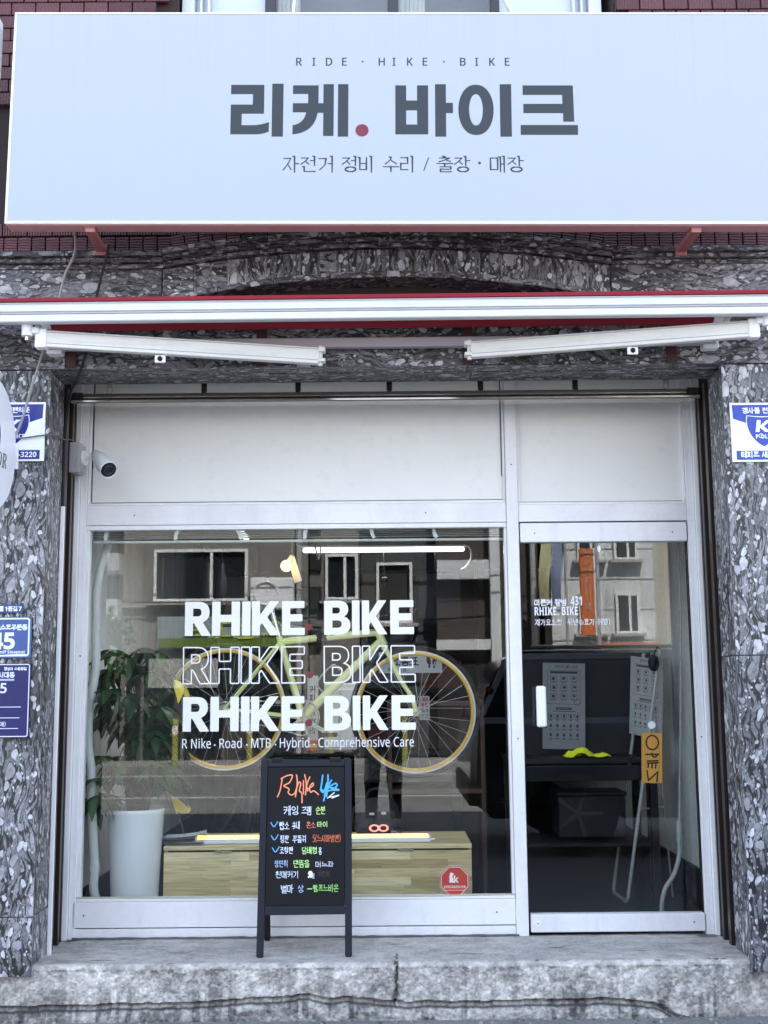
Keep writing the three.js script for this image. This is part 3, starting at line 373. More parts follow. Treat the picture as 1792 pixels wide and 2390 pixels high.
// ---------------------------------------------------------------- big sign
const sg = thing('fascia_sign', 'large white fascia sign reading RIDE HIKE BIKE above Korean lettering', 'sign', [.093, 3.82, .93]);
sg.rotation.z = -.55 * Math.PI / 180;
{ const face = ctex(2048, 585, (c, w, h) => {
    c.fillStyle = '#f3f4f6'; c.fillRect(0, 0, w, h); for (let i = 0; i < 160; i++) { const x = rnd() * w, l = 30 + rnd() * 260; c.fillStyle = `rgba(120,118,112,${.004 + .008 * rnd()})`; c.fillRect(x, 0, 1 + rnd() * 9, l); } for (let i = 0; i < 260; i++) { c.fillStyle = `rgba(90,88,84,${.05 + .1 * rnd()})`; c.fillRect(rnd() * w, rnd() * h, 1 + rnd() * 1.6, 1 + rnd() * 2); } const X = (px) => 1024 + (px - 936) * 1.122, Y = (py) => (py - 40) * 1.2, a = (zx) => X(zx / 1.8516), b = (zx) => X(896 + zx / 1.8516), y = (zy) => Y(zy / 1.8516);
    c.fillStyle = '#26272f'; c.font = '31px sans-serif'; c.textBaseline = 'alphabetic'; c.textAlign = 'center';
    const T = 'RIDE·HIKE·BIKE', px = [692, 728, 763, 799, 842, 887, 916, 952, 988, 1033, 1077, 1110, 1145, 1181]; c.lineWidth = .7; c.strokeStyle = '#26272f'; [...T].forEach((ch, i) => { c.fillText(ch, X(px[i]), Y(163)); c.strokeText(ch, X(px[i]), Y(163)); });
    c.fillStyle = '#2e373d'; c.strokeStyle = '#1a1f23'; c.lineWidth = 1.4; const f = (pts, m, hole) => { c.beginPath(); for (const P of hole ? [pts, hole] : [pts]) { P.forEach(([p, q], i) => c[i ? 'lineTo' : 'moveTo'](m(p), y(q))); c.closePath(); } c.fill('evenodd'); c.stroke(); };
    const R = (x0, y0, x1, y1) => [[x0, y0], [x1, y0], [x1, y1], [x0, y1]], q2 = (p0, p1, p2) => Array.from({ length: 9 }, (_, i) => { const t = i / 8; return [0, 1].map((k) => (1 - t) * (1 - t) * p0[k] + 2 * t * (1 - t) * p1[k] + t * t * p2[k]); });
    f([[992, 388], [1133, 388], [1133, 511], [1037, 511], [1037, 563], ...q2([1085, 563], [1125, 562], [1155, 550]), ...q2([1155, 588], [1130, 600], [1100, 600]), [992, 600], [992, 474], [1087, 474], [1087, 426], [992, 426]], a); f(R(1170, 383, 1216, 610), a);
    f([[1260, 390], [1368, 390], [1368, 468], [1392, 468], [1392, 385], [1434, 385], [1434, 607], [1392, 607], [1392, 507], ...q2([1365, 507], [1352, 592], [1260, 600]), ...q2([1260, 563], [1310, 555], [1318, 505]), [1260, 505], [1260, 468], [1326, 468], [1326, 425], [1260, 425]], a); f(R(1455, 385, 1497, 610), a);
    f([[44, 390], [88, 390], [88, 456], [138, 456], [138, 390], [183, 390], [183, 600], [44, 600]], b, R(88, 496, 138, 560)); f([[216, 385], [260, 385], [260, 466], [290, 466], [290, 508], [260, 508], [260, 610], [216, 610]], b);
    const el = (rx, ry, n = 40) => Array.from({ length: n }, (_, i) => [391 + rx * Math.sign(Math.cos(i / n * 6.2832)) * Math.pow(Math.abs(Math.cos(i / n * 6.2832)), .9), 495 + ry * Math.sin(i / n * 6.2832)]); f(el(75, 108), b, el(31, 69)); f(R(496, 385, 543, 610), b);
    f([[595, 390], [810, 390], [813, 545], [768, 545], [768, 508], [597, 508], [597, 470], [766, 470], [766, 429], [595, 429]], b); f(R(584, 562, 828, 602), b);
    c.fillStyle = '#a81f38'; c.beginPath(); c.arc(a(1558), y(584), 17.2, 0, 7); c.fill();
    // subtitle in a brush-like serif
    const sub = (t, x0, x1, y0, y1) => { const h = hangul(t); const kx = (X(x1) - X(x0)) / (h.width - .06); for (const s of h.strokes) { for (let i = 0; i < s.length - 1; i++) { const [p, q] = [s[i], s[i + 1]], v = Math.abs(q[0] - p[0]) < .12; c.lineCap = 'round'; c.strokeStyle = '#26263a'; const n = 6; for (let k = 0; k < n; k++) { c.lineWidth = (v ? lerp(4.2, 3.0, k / n) : lerp(2.3, 3.0, k / n)); c.beginPath(); for (const e of [k / n, (k + 1) / n]) c[e === k / n ? 'moveTo' : 'lineTo'](X(x0) + lerp(p[0], q[0], e) * kx, Y(y1) - lerp(p[1], q[1], e) * (Y(y1) - Y(y0))); c.stroke(); } if (v && i === 0 && p[1] > q[1]) { c.lineWidth = 3; c.beginPath(); c.moveTo(X(x0) + p[0] * kx - 4.5, Y(y1) - p[1] * (Y(y1) - Y(y0)) - 1); c.lineTo(X(x0) + p[0] * kx, Y(y1) - p[1] * (Y(y1) - Y(y0)) + 2); c.stroke(); } } } };
    sub('자전거', 658, 778, 376, 412); sub('정비', 795, 871, 376, 412); sub('수리', 890, 966, 376, 412); sub('출장', 1014, 1093, 376, 412); sub('매장', 1137, 1217, 376, 412);
    c.strokeStyle = c.fillStyle = '#26263a'; c.lineWidth = 2.4; c.beginPath(); c.moveTo(X(985), Y(408)); c.lineTo(X(996), Y(379)); c.stroke(); c.beginPath(); c.arc(X(1114), Y(391), 3.4, 0, 7); c.fill();
  });
  obj('face', new THREE.PlaneGeometry(3.3, .935).translate(0, 0, .0012), new THREE.MeshPhysicalMaterial({ map: face, roughness: .32, color: C(.44, .475, .5) }), sg);
  obj('box_body', rbox(3.31, .945, .078, 0, 0, -.0395, .006, 2), M.white, sg);
  obj('bottom_strip', uvm(rbox(3.3, .004, .074, 0, -.4755, -.04, .001), 1), M.salmon, sg);
  obj('edge_trim', [rbox(3.312, .012, .006, 0, -.4675, .001, .002), rbox(3.312, .008, .006, 0, .4695, .001, .002), rbox(.01, .93, .006, -1.651, 0, .001, .002)], M.white, sg);
  for (const [x0, x1] of [[-1.305, -1.33], [1.225, 1.235]]) { obj('bracket', [bar([x0, -.487, -.02], [x1, -.462, -.315], .04, .026, [1, 0, 0]), rbox(.05, .006, .05, x0, -.479, -.04, .002), rbox(.05, .05, .006, x1, -.465, -.316, .002)], M.salmonDark, sg); }
  for (const s of [[-.5, -.47], [.46, .478]]) obj('tie_rod', bar([s[1], .47, -.03], [s[0], .9, -.5], .024, .012), M.alu, sg);
}
{ const n = thing('neighbour_sign', 'white edge of the next shop sign at the far left', 'sign', [-1.72, 4.2, .9]); obj('box_body', rbox(.2, .27, .1, 0, 0, -.05, .012, 2), M.white, n); n.position.set(-1.738, 4.185, .93); }

// ---------------------------------------------------------------- plates, stickers, projecting sign, camera, cables
const printed = (name, label, cat, tex, w, h, d, x, y, z, body = M.white, rough = .35, group) => { const t = thing(name, label, cat, [x, y, z], 0, group); obj('plate', rbox(w, h, d, 0, 0, -d / 2 - .0006, Math.min(.004, d / 2.3)), body, t); obj('print', new THREE.PlaneGeometry(w * .995, h * .995).translate(0, 0, .0004), new THREE.MeshPhysicalMaterial({ map: tex, roughness: rough }), t); return t; };
const policeTex = (left) => ctex(512, 470, (c, w, h) => {
  const X = (l) => (l - 1060) / 636 * 512, Y = (l) => (l - 1548) / 582 * 470, mir = (l) => 2756 - l, P = (pts) => { c.beginPath(); pts.forEach(([a, b], i) => c[i ? 'lineTo' : 'moveTo'](X(a), Y(b))); c.closePath(); c.fill(); }, blue = left ? '#222f85' : '#2340a8';
  c.fillStyle = '#eef1f6'; c.fillRect(0, 0, w, h); c.fillStyle = blue; P([[1078, 1568], [mir(1078), 1568], [mir(1085), 1705], [mir(1212), 1748], [1212, 1748], [1085, 1705]]);
  const shield = (g, col) => { c.fillStyle = col; c.beginPath(); c.moveTo(X(1226 - g), Y(1678 - g)); c.quadraticCurveTo(X(1378), Y(1705 - g * 1.4), X(mir(1226 - g)), Y(1678 - g)); c.bezierCurveTo(X(mir(1196 - g)), Y(1800), X(mir(1270 - g)), Y(1930), X(1378), Y(1980 + g * 1.3)); c.bezierCurveTo(X(1270 - g), Y(1930), X(1196 - g), Y(1800), X(1226 - g), Y(1678 - g)); c.fill(); };
  shield(7, '#eef1f6'); shield(0, blue); c.fillStyle = '#f2f4f8'; P([[1318, 1720], [1358, 1720], [1350, 1775], [1412, 1720], [1460, 1720], [1384, 1782], [1448, 1838], [1395, 1838], [1346, 1794], [1339, 1838], [1300, 1838]]);
  c.font = 'bold 44px sans-serif'; c.textAlign = 'center'; c.fillText('P', X(1312), Y(1902)); c.fillText('OLICE', X(1425), Y(1902)); c.strokeStyle = '#f2f4f8'; c.lineWidth = 5; c.beginPath(); c.arc(X(1352), Y(1876), 16, .6, 5.6); c.stroke();
  c.fillStyle = blue; c.fillRect(X(1102), Y(2022), X(mir(1102)) - X(1102), Y(2112) - Y(2022));
  if (left) { penText(c, '경찰·전펜의뜻', X(1172), Y(1652), 44, 7, '#eef1f6'); c.fillStyle = '#f2f4f8'; c.font = 'bold 58px sans-serif'; c.textAlign = 'right'; c.fillText('042-3220', X(1625), Y(2090)); }
  else { penText(c, '갱사를 전패하는', X(1180), Y(1652), 45, 7, '#eef1f6'); penText(c, '떼피크 새크빈', X(1148), Y(2088), 46, 8, '#eef1f6'); }
});
printed('police_notice', 'blue and white police shield notice on the left pillar behind the round sign', 'notice', policeTex(true), .285, .264, .005, -1.625, 2.564, .548);
printed('police_notice', 'blue and white police shield notice on the right granite pillar', 'notice', policeTex(false), .285, .264, .005, 1.664, 2.533, .548);
printed('address_plate', 'small blue strip plate above the number 45 plate on the left pillar', 'address plate', ctex(512, 70, (c, w, h) => { c.fillStyle = '#2c4384'; c.fillRect(0, 0, w, h); c.fillStyle = '#e8ecf4'; c.font = 'bold 52px sans-serif'; c.fillRect(300, 12, 52, 44); c.fillText('1', 362, 54); penText(c, '품길', 388, 54, 40, 6, '#e8ecf4'); c.fillText('7', 474, 54); }), .27, .036, .006, -1.684, 1.789, .55, M.boardFrame);
printed('address_plate', 'blue house number plate reading 45 on the left pillar', 'address plate', ctex(512, 330, (c, w, h) => { c.fillStyle = '#41578f'; c.fillRect(0, 0, w, h); c.strokeStyle = '#dfe6f3'; c.lineWidth = 13; c.beginPath(); c.roundRect(13, 15, w - 36, h - 34, 18); c.stroke(); penText(c, '로스크구문동', 214, 106, 42, 9, '#dfe6f3'); c.fillStyle = '#e6ecf7'; c.font = 'bold 178px sans-serif'; c.lineWidth = 6; c.strokeStyle = '#e6ecf7'; c.fillText('45', 186, 256); c.strokeText('45', 186, 256); c.font = 'bold 34px sans-serif'; c.textAlign = 'right'; c.fillText('asenumff Sinayeut', 462, 294); c.beginPath(); c.moveTo(290, 314); c.lineTo(310, 302); c.lineTo(470, 298); c.lineTo(480, 312); c.fill(); }), .272, .176, .008, -1.643, 1.667, .552, M.boardFrame);
printed('address_plate', 'tall navy blue plate with ruled lines below the number 45 plate', 'address plate', ctex(512, 590, (c, w, h) => { c.fillStyle = '#1d1c5c'; c.fillRect(0, 0, w, h); c.strokeStyle = '#d9dff0'; c.lineWidth = 8; c.beginPath(); c.roundRect(8, 8, w - 18, h - 18, 14); c.stroke(); penText(c, '갱상사 스용동길', 296, 54, 24, 5, '#d9dff0'); penText(c, '개바시대동', 166, 112, 42, 8, '#d9dff0'); c.fillStyle = '#d9dff0'; c.fillRect(110, 124, 272, 6); c.fillRect(110, 134, 272, 4); c.font = 'bold 112px sans-serif'; c.fillText('05', 205, 236); for (const y of [344, 430, 514]) c.fillRect(30, y, 414 - (y - 344) * .1, 6); penText(c, '이(예)', 218, 500, 36, 5, '#d9dff0'); }), .27, .312, .006, -1.642, 1.401, .55, M.boardFrame);
{ const t = thing('projecting_sign', 'round white projecting sign with black lettering on the left pillar', 'sign', [-1.588, 2.447, .872]);
  const d = obj('disc', new THREE.CylinderGeometry(.268, .268, .07, 64).rotateZ(Math.PI / 2).translate(-.036, 0, 0), M.white, t);
  const tx = ctex(512, 512, (c) => { c.fillStyle = '#e9ebf1'; c.fillRect(0, 0, 512, 512); c.strokeStyle = '#15151a'; c.lineWidth = 22; c.lineCap = 'round'; c.beginPath(); c.moveTo(262, 110); c.bezierCurveTo(250, 190, 236, 260, 236, 290); c.stroke(); c.beginPath(); c.ellipse(262, 232, 40, 66, .2, 0, 7); c.stroke(); c.beginPath(); c.ellipse(150, 220, 50, 70, .2, 0, 7); c.stroke(); c.fillStyle = '#15151a'; c.save(); c.translate(120, 352); c.rotate(-.06); c.font = 'italic bold 84px serif'; c.fillText('BIKOR', 0, 0); c.restore(); });
  obj('print', new THREE.CircleGeometry(.265, 64).rotateY(Math.PI / 2).translate(.0002, 0, 0), new THREE.MeshPhysicalMaterial({ map: tx, roughness: .35 }), t);
  obj('support_arm', [rod([-.036, 0, -.26], [-.036, 0, -.33], .014), rbox(.06, .1, .012, -.036, 0, -.326)], M.alu, t); }
{ const t = thing('security_camera', 'white bullet security camera on a grey box at the upper left of the shopfront', 'camera', [-1.436, 2.53, .09]);
  obj('junction_box', [rbox(.05, .148, .1, -.026, 0, -.005, .006), rbox(.012, .135, .09, .0, 0, -.005, .004)], M.greyBox, t);
  obj('base_disc', new THREE.CylinderGeometry(.036, .038, .014, 28).rotateZ(-Math.PI / 2).translate(.012, .004, .0), M.plastic, t);
  obj('arm', [rod([.015, .004, 0], [.078, .012, .03], .0165), new THREE.SphereGeometry(.021, 16, 12).translate(.076, .008, .032)], M.plastic, t);
  const a = V([.07, .022, .02]), b = V([.168, -.086, .165]), dir = b.clone().sub(a).normalize(), q = new THREE.Quaternion().setFromUnitVectors(V([0, 1, 0]), dir), L = a.distanceTo(b);
  obj('body', new THREE.LatheGeometry([[0, -.012], [.013, -.008], [.024, .014], [.035, .07], [.041, .13], [.0415, L], [.038, L + .004], [.0365, L - .004]].map(([x, y]) => new THREE.Vector2(x, y)), 32).applyQuaternion(q).translate(a.x, a.y, a.z), M.plastic, t);
  obj('lens', [new THREE.CylinderGeometry(.0365, .0365, .004, 28).applyQuaternion(q).translate(b.x - dir.x * .005, b.y - dir.y * .005, b.z - dir.z * .005), new THREE.TorusGeometry(.02, .003, 8, 24).rotateX(Math.PI / 2).applyQuaternion(q).translate(b.x, b.y, b.z)], M.lens, t);
  obj('screw', rod([.07, -.004, .045], [.074, -.006, .056], .011), M.black, t);
}
const cable = (label, pts, r, m = M.rubber) => tag(obj('cable', tube(pts, r, 6, pts.length * 8), m), label, 'cable');
cable('grey cable hanging from the sign past the awning to the round sign', [[-1.315, 3.40, .78], [-1.347, 3.33, .66], [-1.395, 3.255, .62], [-1.425, 3.15, .6], [-1.487, 2.911, .6], [-1.529, 2.757, .6], [-1.57, 2.6, .6], [-1.6, 2.5, .62]], .0055, std(.3, .29, .27, .5));
cable('black cable hanging under the left sign bracket down into the jamb', [[-1.2, 3.38, .64], [-1.25, 3.17, .62], [-1.29, 2.98, .58], [-1.318, 2.88, .56], [-1.36, 2.82, .5], [-1.44, 2.76, .33], [-1.462, 2.6, .3], [-1.466, 2.3, .29], [-1.468, 2.2, .288]], .006);
cable('thin grey cable from the camera box across the police notice', [[-1.47, 2.61, .1], [-1.462, 2.6, .2], [-1.458, 2.575, .32], [-1.455, 2.548, .55], [-1.5, 2.543, .558], [-1.56, 2.535, .556], [-1.61, 2.53, .56]], .0035, std(.12, .12, .12, .6));

// ---------------------------------------------------------------- vinyl lettering on the glass
const fonts = { bold: await new FontLoader().loadAsync('fonts/droid/droid_sans_bold.typeface.json'), regular: await new FontLoader().loadAsync('fonts/droid/droid_sans_regular.typeface.json') };
const LET = {
  R: (s) => { s.moveTo(0, 0); s.lineTo(0, 100); s.lineTo(40, 100); s.bezierCurveTo(62, 100, 73, 88, 73, 69); s.bezierCurveTo(73, 54, 65, 44, 53, 40); s.lineTo(78, 0); s.lineTo(50, 0); s.lineTo(28, 37); s.lineTo(24, 37); s.lineTo(24, 0); return [(p) => { p.moveTo(24, 80); p.lineTo(24, 57); p.lineTo(38, 57); p.bezierCurveTo(46, 57, 49, 62, 49, 68.5); p.bezierCurveTo(49, 75, 46, 80, 38, 80); }]; },
  B: (s) => { s.moveTo(0, 0); s.lineTo(0, 100); s.lineTo(40, 100); s.bezierCurveTo(60, 100, 70, 90, 70, 75); s.bezierCurveTo(70, 64, 65, 57, 57, 53); s.bezierCurveTo(69, 50, 76, 41, 76, 28); s.bezierCurveTo(76, 10, 63, 0, 42, 0); return [(p) => { p.moveTo(24, 80); p.lineTo(24, 62); p.lineTo(36, 62); p.bezierCurveTo(43, 62, 46, 66, 46, 71); p.bezierCurveTo(46, 77, 43, 80, 36, 80); }, (p) => { p.moveTo(24, 42); p.lineTo(24, 20); p.lineTo(39, 20); p.bezierCurveTo(47, 20, 51, 25, 51, 31); p.bezierCurveTo(51, 38, 47, 42, 39, 42); }]; },
  H: [[0, 0], [0, 100], [24, 100], [24, 61], [56, 61], [56, 100], [80, 100], [80, 0], [56, 0], [56, 40], [24, 40], [24, 0]], I: [[0, 0], [0, 100], [24, 100], [24, 0]],
  K: [[0, 0], [0, 100], [24, 100], [24, 60], [54, 100], [82, 100], [46, 53], [84, 0], [55, 0], [30, 36], [24, 28], [24, 0]], E: [[0, 0], [0, 100], [66, 100], [66, 79], [24, 79], [24, 61], [60, 61], [60, 40], [24, 40], [24, 21], [67, 21], [67, 0]],
};
function letter(ch) {
  const d = LET[ch], s = new THREE.Shape();
  if (typeof d === 'function') { const hs = d(s); for (const h of hs) { const p = new THREE.Path(); h(p); p.closePath(); s.holes.push(p); } s.closePath(); return s; }
  const n = d.length, r = 3.2;                                // corners cut round a little, as cut vinyl is
  for (let i = 0; i < n; i++) { const [a, b, c] = [d[(i + n - 1) % n], d[i], d[(i + 1) % n]].map((p) => new THREE.Vector2(...p)), u = a.clone().sub(b).normalize().multiplyScalar(r).add(b), v = c.clone().sub(b).normalize().multiplyScalar(r).add(b); i ? s.lineTo(u.x, u.y) : s.moveTo(u.x, u.y); s.quadraticCurveTo(b.x, b.y, v.x, v.y); }
  s.closePath(); return s;
}
const GZ = -.0288;
function lettering(label, x0, x1, y0, y1, outline, dotx, doty) {
  const t = thing('window_lettering', label, 'lettering', [x0, y0, GZ], 0, undefined), k = (x1 - x0) / 534, H = (y1 - y0) / 100;
  [...'RHIKEBIKE'].forEach((ch, i) => {
    const a = [0, 63, 133, 156, 226, 324, 389, 412, 478][i] * k, b = [61, 128, 152.5, 221, 279, 385, 406.5, 471, 533][i] * k, wd = { R: 78, B: 76, H: 80, I: 24, K: 84, E: 67 }[ch], s = letter(ch), sx = (b - a) / wd;
    if (!outline) obj('letter', new THREE.ExtrudeGeometry(s, { depth: .0006, bevelEnabled: false, curveSegments: 10 }).scale(sx, H, 1).translate(a, 0, 0), M.vinyl, t);
    else { const gs = []; for (const pts of [s.getPoints(10), ...s.holes.map((h) => h.getPoints(10))]) { const P = pts.map((p) => [a + p.x * sx, p.y * H]).filter((p, j, l) => !j || Math.hypot(p[0] - l[j - 1][0], p[1] - l[j - 1][1]) > 1e-5); if (Math.hypot(P[0][0] - P.at(-1)[0], P[0][1] - P.at(-1)[1]) < 1e-5) P.pop(); gs.push(ribbon(P, .0062, .0006, true)); } obj('letter', gs, M.vinyl, t); }
  });
  obj('full_stop', new THREE.CylinderGeometry(.0165, .0165, .0006, 28).rotateX(Math.PI / 2).translate(dotx - x0, doty - y0, .0004), M.redDot, t);
}
lettering('top row of bold white RHIKE. BIKE lettering on the shop window', -.953, .14, 1.691, 1.853, false, -.363, 1.729);
lettering('middle row of outlined RHIKE. BIKE lettering on the shop window', -.957, .143, 1.466, 1.636, true, -.358, 1.503);
lettering('bottom row of bold white RHIKE. BIKE lettering on the shop window', -.956, .143, 1.243, 1.404, false, -.362, 1.279);
const textGeo = (str, w, h, font, z = .0004) => { const sh = fonts[font].generateShapes(str, 100), g = new THREE.ExtrudeGeometry(sh, { depth: 1, bevelEnabled: false, curveSegments: 4 }); g.computeBoundingBox(); const b = g.boundingBox; return g.translate(-b.min.x, 0, 0).scale(w / (b.max.x - b.min.x), h / 72, z); };
{ const t = thing('window_lettering', 'small white line R Nike Road MTB Hybrid Comprehensive Care on the window', 'lettering', [-.957, 1.166, GZ]);
  for (const [s, a, b] of [['R Nike', 425, 492], ['·', 499, 503], ['Road', 512, 564], ['·', 574, 578], ['MTB', 586, 632], ['·', 641, 645], ['Hybrid', 653, 722], ['·', 731, 735], ['Comprehensive Care', 743, 966]]) { const k = 1.088 / 541, g = s === '·' ? new THREE.CylinderGeometry(.004, .004, .0004, 12).rotateX(Math.PI / 2).translate(.004, .014, .0002) : textGeo(s, (b - a) * k, .0315, 'regular'); obj('word', g.translate((a - 425) * k, 0, 0), M.vinyl, t); } }
{ const t = thing('door_lettering', 'three small white lines of lettering with RHIKE. BIKE on the glass door', 'lettering', [.713, 1.82, -.0212]);
  const pen = (txt, w, h, y, lw, j) => { const a = hangul(txt, j), k = w / a.width; return a.strokes.map((s, i) => ribbon(s.map(([p, q]) => [p * k, y + q * h]), lw, .0003 + i * .00004)); };
  obj('line', [...pen('미른커 황범', .155, .029, 0, .0045, 0), textGeo('431', .055, .031, 'bold').translate(.172, 0, 0)], M.vinyl, t); obj('line', textGeo('RHIKE. BIKE', .207, .029, 'bold').translate(0, -.046, 0), M.vinyl, t); obj('line', pen('재가요소첫 3위넨슈쿄가 헤행)', .362, .029, -.094, .0028, .06), M.vinyl, t); }

// ---------------------------------------------------------------- the A-board on the step
{ const t = thing('a_board_sign', 'black A-frame chalkboard with neon coloured handwriting standing on the doorstep', 'A-board', [-.362, SY - .002, 0], .02);
  const th = Math.atan2(.19, .805), F = (g) => g.rotateX(-th).translate(0, .004, .39), Bk = (g) => g.rotateX(Math.atan2(.14, .805)).translate(0, .004, .055), L = .828, W = .2025;
  for (const s of [-1, 1]) { obj('leg', F(rbox(.03, L, .022, s * (W - .015), L / 2, 0, .003)), M.boardFrame, t); obj('rear_leg', Bk(rbox(.028, L - .01, .02, s * (W - .02), L / 2, 0, .003)), M.black, t); obj('foot', [F(rbox(.022, .014, .018, s * (W - .015), -.002, 0, .002)), Bk(rbox(.022, .012, .018, s * (W - .02), -.002, 0, .002))], M.rubber, t); }
  obj('top_rail', F(rbox(2 * W - .061, .032, .021, 0, L - .016, 0, .003)), M.boardFrame, t); obj('bottom_rail', F(rbox(2 * W - .061, .036, .021, 0, .186, 0, .003)), M.boardFrame, t); obj('hinge', [rbox(.05, .02, .03, -.13, 1.124 - SY, .2, .003), rbox(.05, .02, .03, .13, 1.124 - SY, .2, .003)], M.black, t);
  obj('back_panel', Bk(rbox(2 * W - .1, .56, .006, 0, .48, 0, .002)), M.black, t);
  const tx = ctex(640, 1100, (c, w, h) => {
    c.fillStyle = '#09090c'; c.fillRect(0, 0, w, h); for (let i = 0; i < 40; i++) { c.fillStyle = `rgba(${60},${58},${60},${.02 + .03 * rnd()})`; c.beginPath(); c.ellipse(rnd() * w, rnd() * h, 40 + rnd() * 160, 20 + rnd() * 60, rnd() * 3, 0, 7); c.fill(); }
    const X = (l) => (l - 95) / 1090 * 640, Y = (l) => (l - 75) / 1890 * 1100; c.lineCap = c.lineJoin = 'round';
    const curve = (P, lw, col) => { c.strokeStyle = col; c.lineWidth = lw; c.beginPath(); const q = new THREE.SplineCurve(P.map(([a, b]) => new THREE.Vector2(X(a), Y(b)))).getPoints(P.length * 8); q.forEach((p, i) => c[i ? 'lineTo' : 'moveTo'](p.x, p.y)); c.stroke(); };
    const O = [[[235, 490], [270, 400], [295, 250], [288, 225]], [[285, 238], [350, 198], [430, 182], [438, 215], [400, 290], [325, 335], [395, 380], [385, 430], [430, 465], [485, 430], [515, 320], [505, 200]], [[500, 182], [512, 300], [490, 490]], [[492, 410], [535, 290], [562, 310], [545, 410], [578, 440], [585, 575]], [[600, 265], [604, 450]], [[618, 182], [642, 320], [632, 465]], [[690, 215], [648, 335], [668, 410]], [[665, 385], [740, 335], [730, 300], [690, 360], [705, 430], [750, 410], [815, 463]]];
    for (const s of O) curve(s, 17, '#5a1408'); for (const s of O) curve(s, 10, '#ffa077');
    for (const s of [[[875, 192], [852, 370], [848, 400], [890, 430], [935, 300]], [[950, 187], [945, 330], [890, 550]], [[1000, 262], [950, 360], [930, 490]], [[900, 470], [960, 370], [1050, 310], [1080, 335], [1030, 385], [990, 365], [1105, 402], [960, 410], [920, 480]], [[870, 400], [930, 440], [900, 500]]]) curve(s, 13, '#55b4ff');
    curve([[945, 515], [1040, 440], [975, 500], [1105, 475], [1010, 515]], 9, '#e8f0fb');
    const Wc = '#e6eefc', G = '#c4f59a', T = (s, x0, x1, y0, y1, col, lw = 5.4) => { const n = hangul(s).width; penText(c, s, X(x0), Y(y1), Y(y1) - Y(y0), lw, col, { jit: .07, squeeze: (X(x1) - X(x0)) / (n * (Y(y1) - Y(y0))) }); };
    T('케잉', 320, 550, 620, 742, Wc, 6.4); T('그램', 582, 720, 630, 745, Wc, 6.4); T('순분', 780, 915, 628, 740, '#c9f08f', 6.4);
    for (const [x, y] of [[150, 835], [160, 1015], [178, 1180]]) curve([[x, y + 12], [x + 45, y + 68], [x + 95, y]], 8, '#6fb7ee');
    T('뺩소', 270, 412, 838, 945, Wc); T('속내', 450, 560, 835, 938, Wc); T('혼소', 648, 780, 840, 930, '#d9776a'); T('타이', 800, 958, 840, 915, G);
    T('핑판', 285, 412, 1022, 1128, Wc); T('꾸플귀', 458, 655, 1028, 1126, Wc); T('5(느시마방앤)', 738, 1140, 1022, 1122, '#e0764e', 5);
    T('조학팬', 282, 470, 1185, 1272, Wc); T('담배형', 590, 808, 1185, 1280, G); T('용', 825, 868, 1190, 1292, '#d7e6ec');
    T('장민휘', 212, 402, 1362, 1455, '#a9c3ea', 5); T('댄뜸을', 475, 700, 1362, 1462, G); T('머느과', 780, 1035, 1385, 1462, Wc, 4.6);
    T('흰매커기', 230, 555, 1510, 1600, Wc, 5); c.fillStyle = '#e8e6b0'; c.beginPath(); c.arc(X(712), Y(1540), 19, 0, 7); c.fill(); c.fillStyle = '#f4f3e4'; for (let i = 0; i < 4; i++) { c.beginPath(); c.arc(X(690 + i * 16), Y(1590 - (i % 2) * 18), 8, 0, 7); c.fill(); } T('잉', 730, 772, 1540, 1610, '#cfe0e6', 4.5); T('기민이', 815, 985, 1515, 1590, '#3d4044', 4);
    T('별마', 308, 485, 1692, 1800, Wc); T('상', 540, 628, 1692, 1795, '#a9c3ea'); curve([[675, 1748], [735, 1748]], 6, G); T('빨프느비온', 752, 1105, 1695, 1790, '#9fe07a', 5);
  });
  obj('writing_panel', [F(rbox(2 * W - .061, .592, .008, 0, .5, 0, .002))], M.black, t); obj("handwriting", F(new THREE.PlaneGeometry(2 * W - .064, .588).translate(0, .5, .0045)), new THREE.MeshPhysicalMaterial({ map: tx, roughness: .42, specularIntensity: .4 }), t);
}

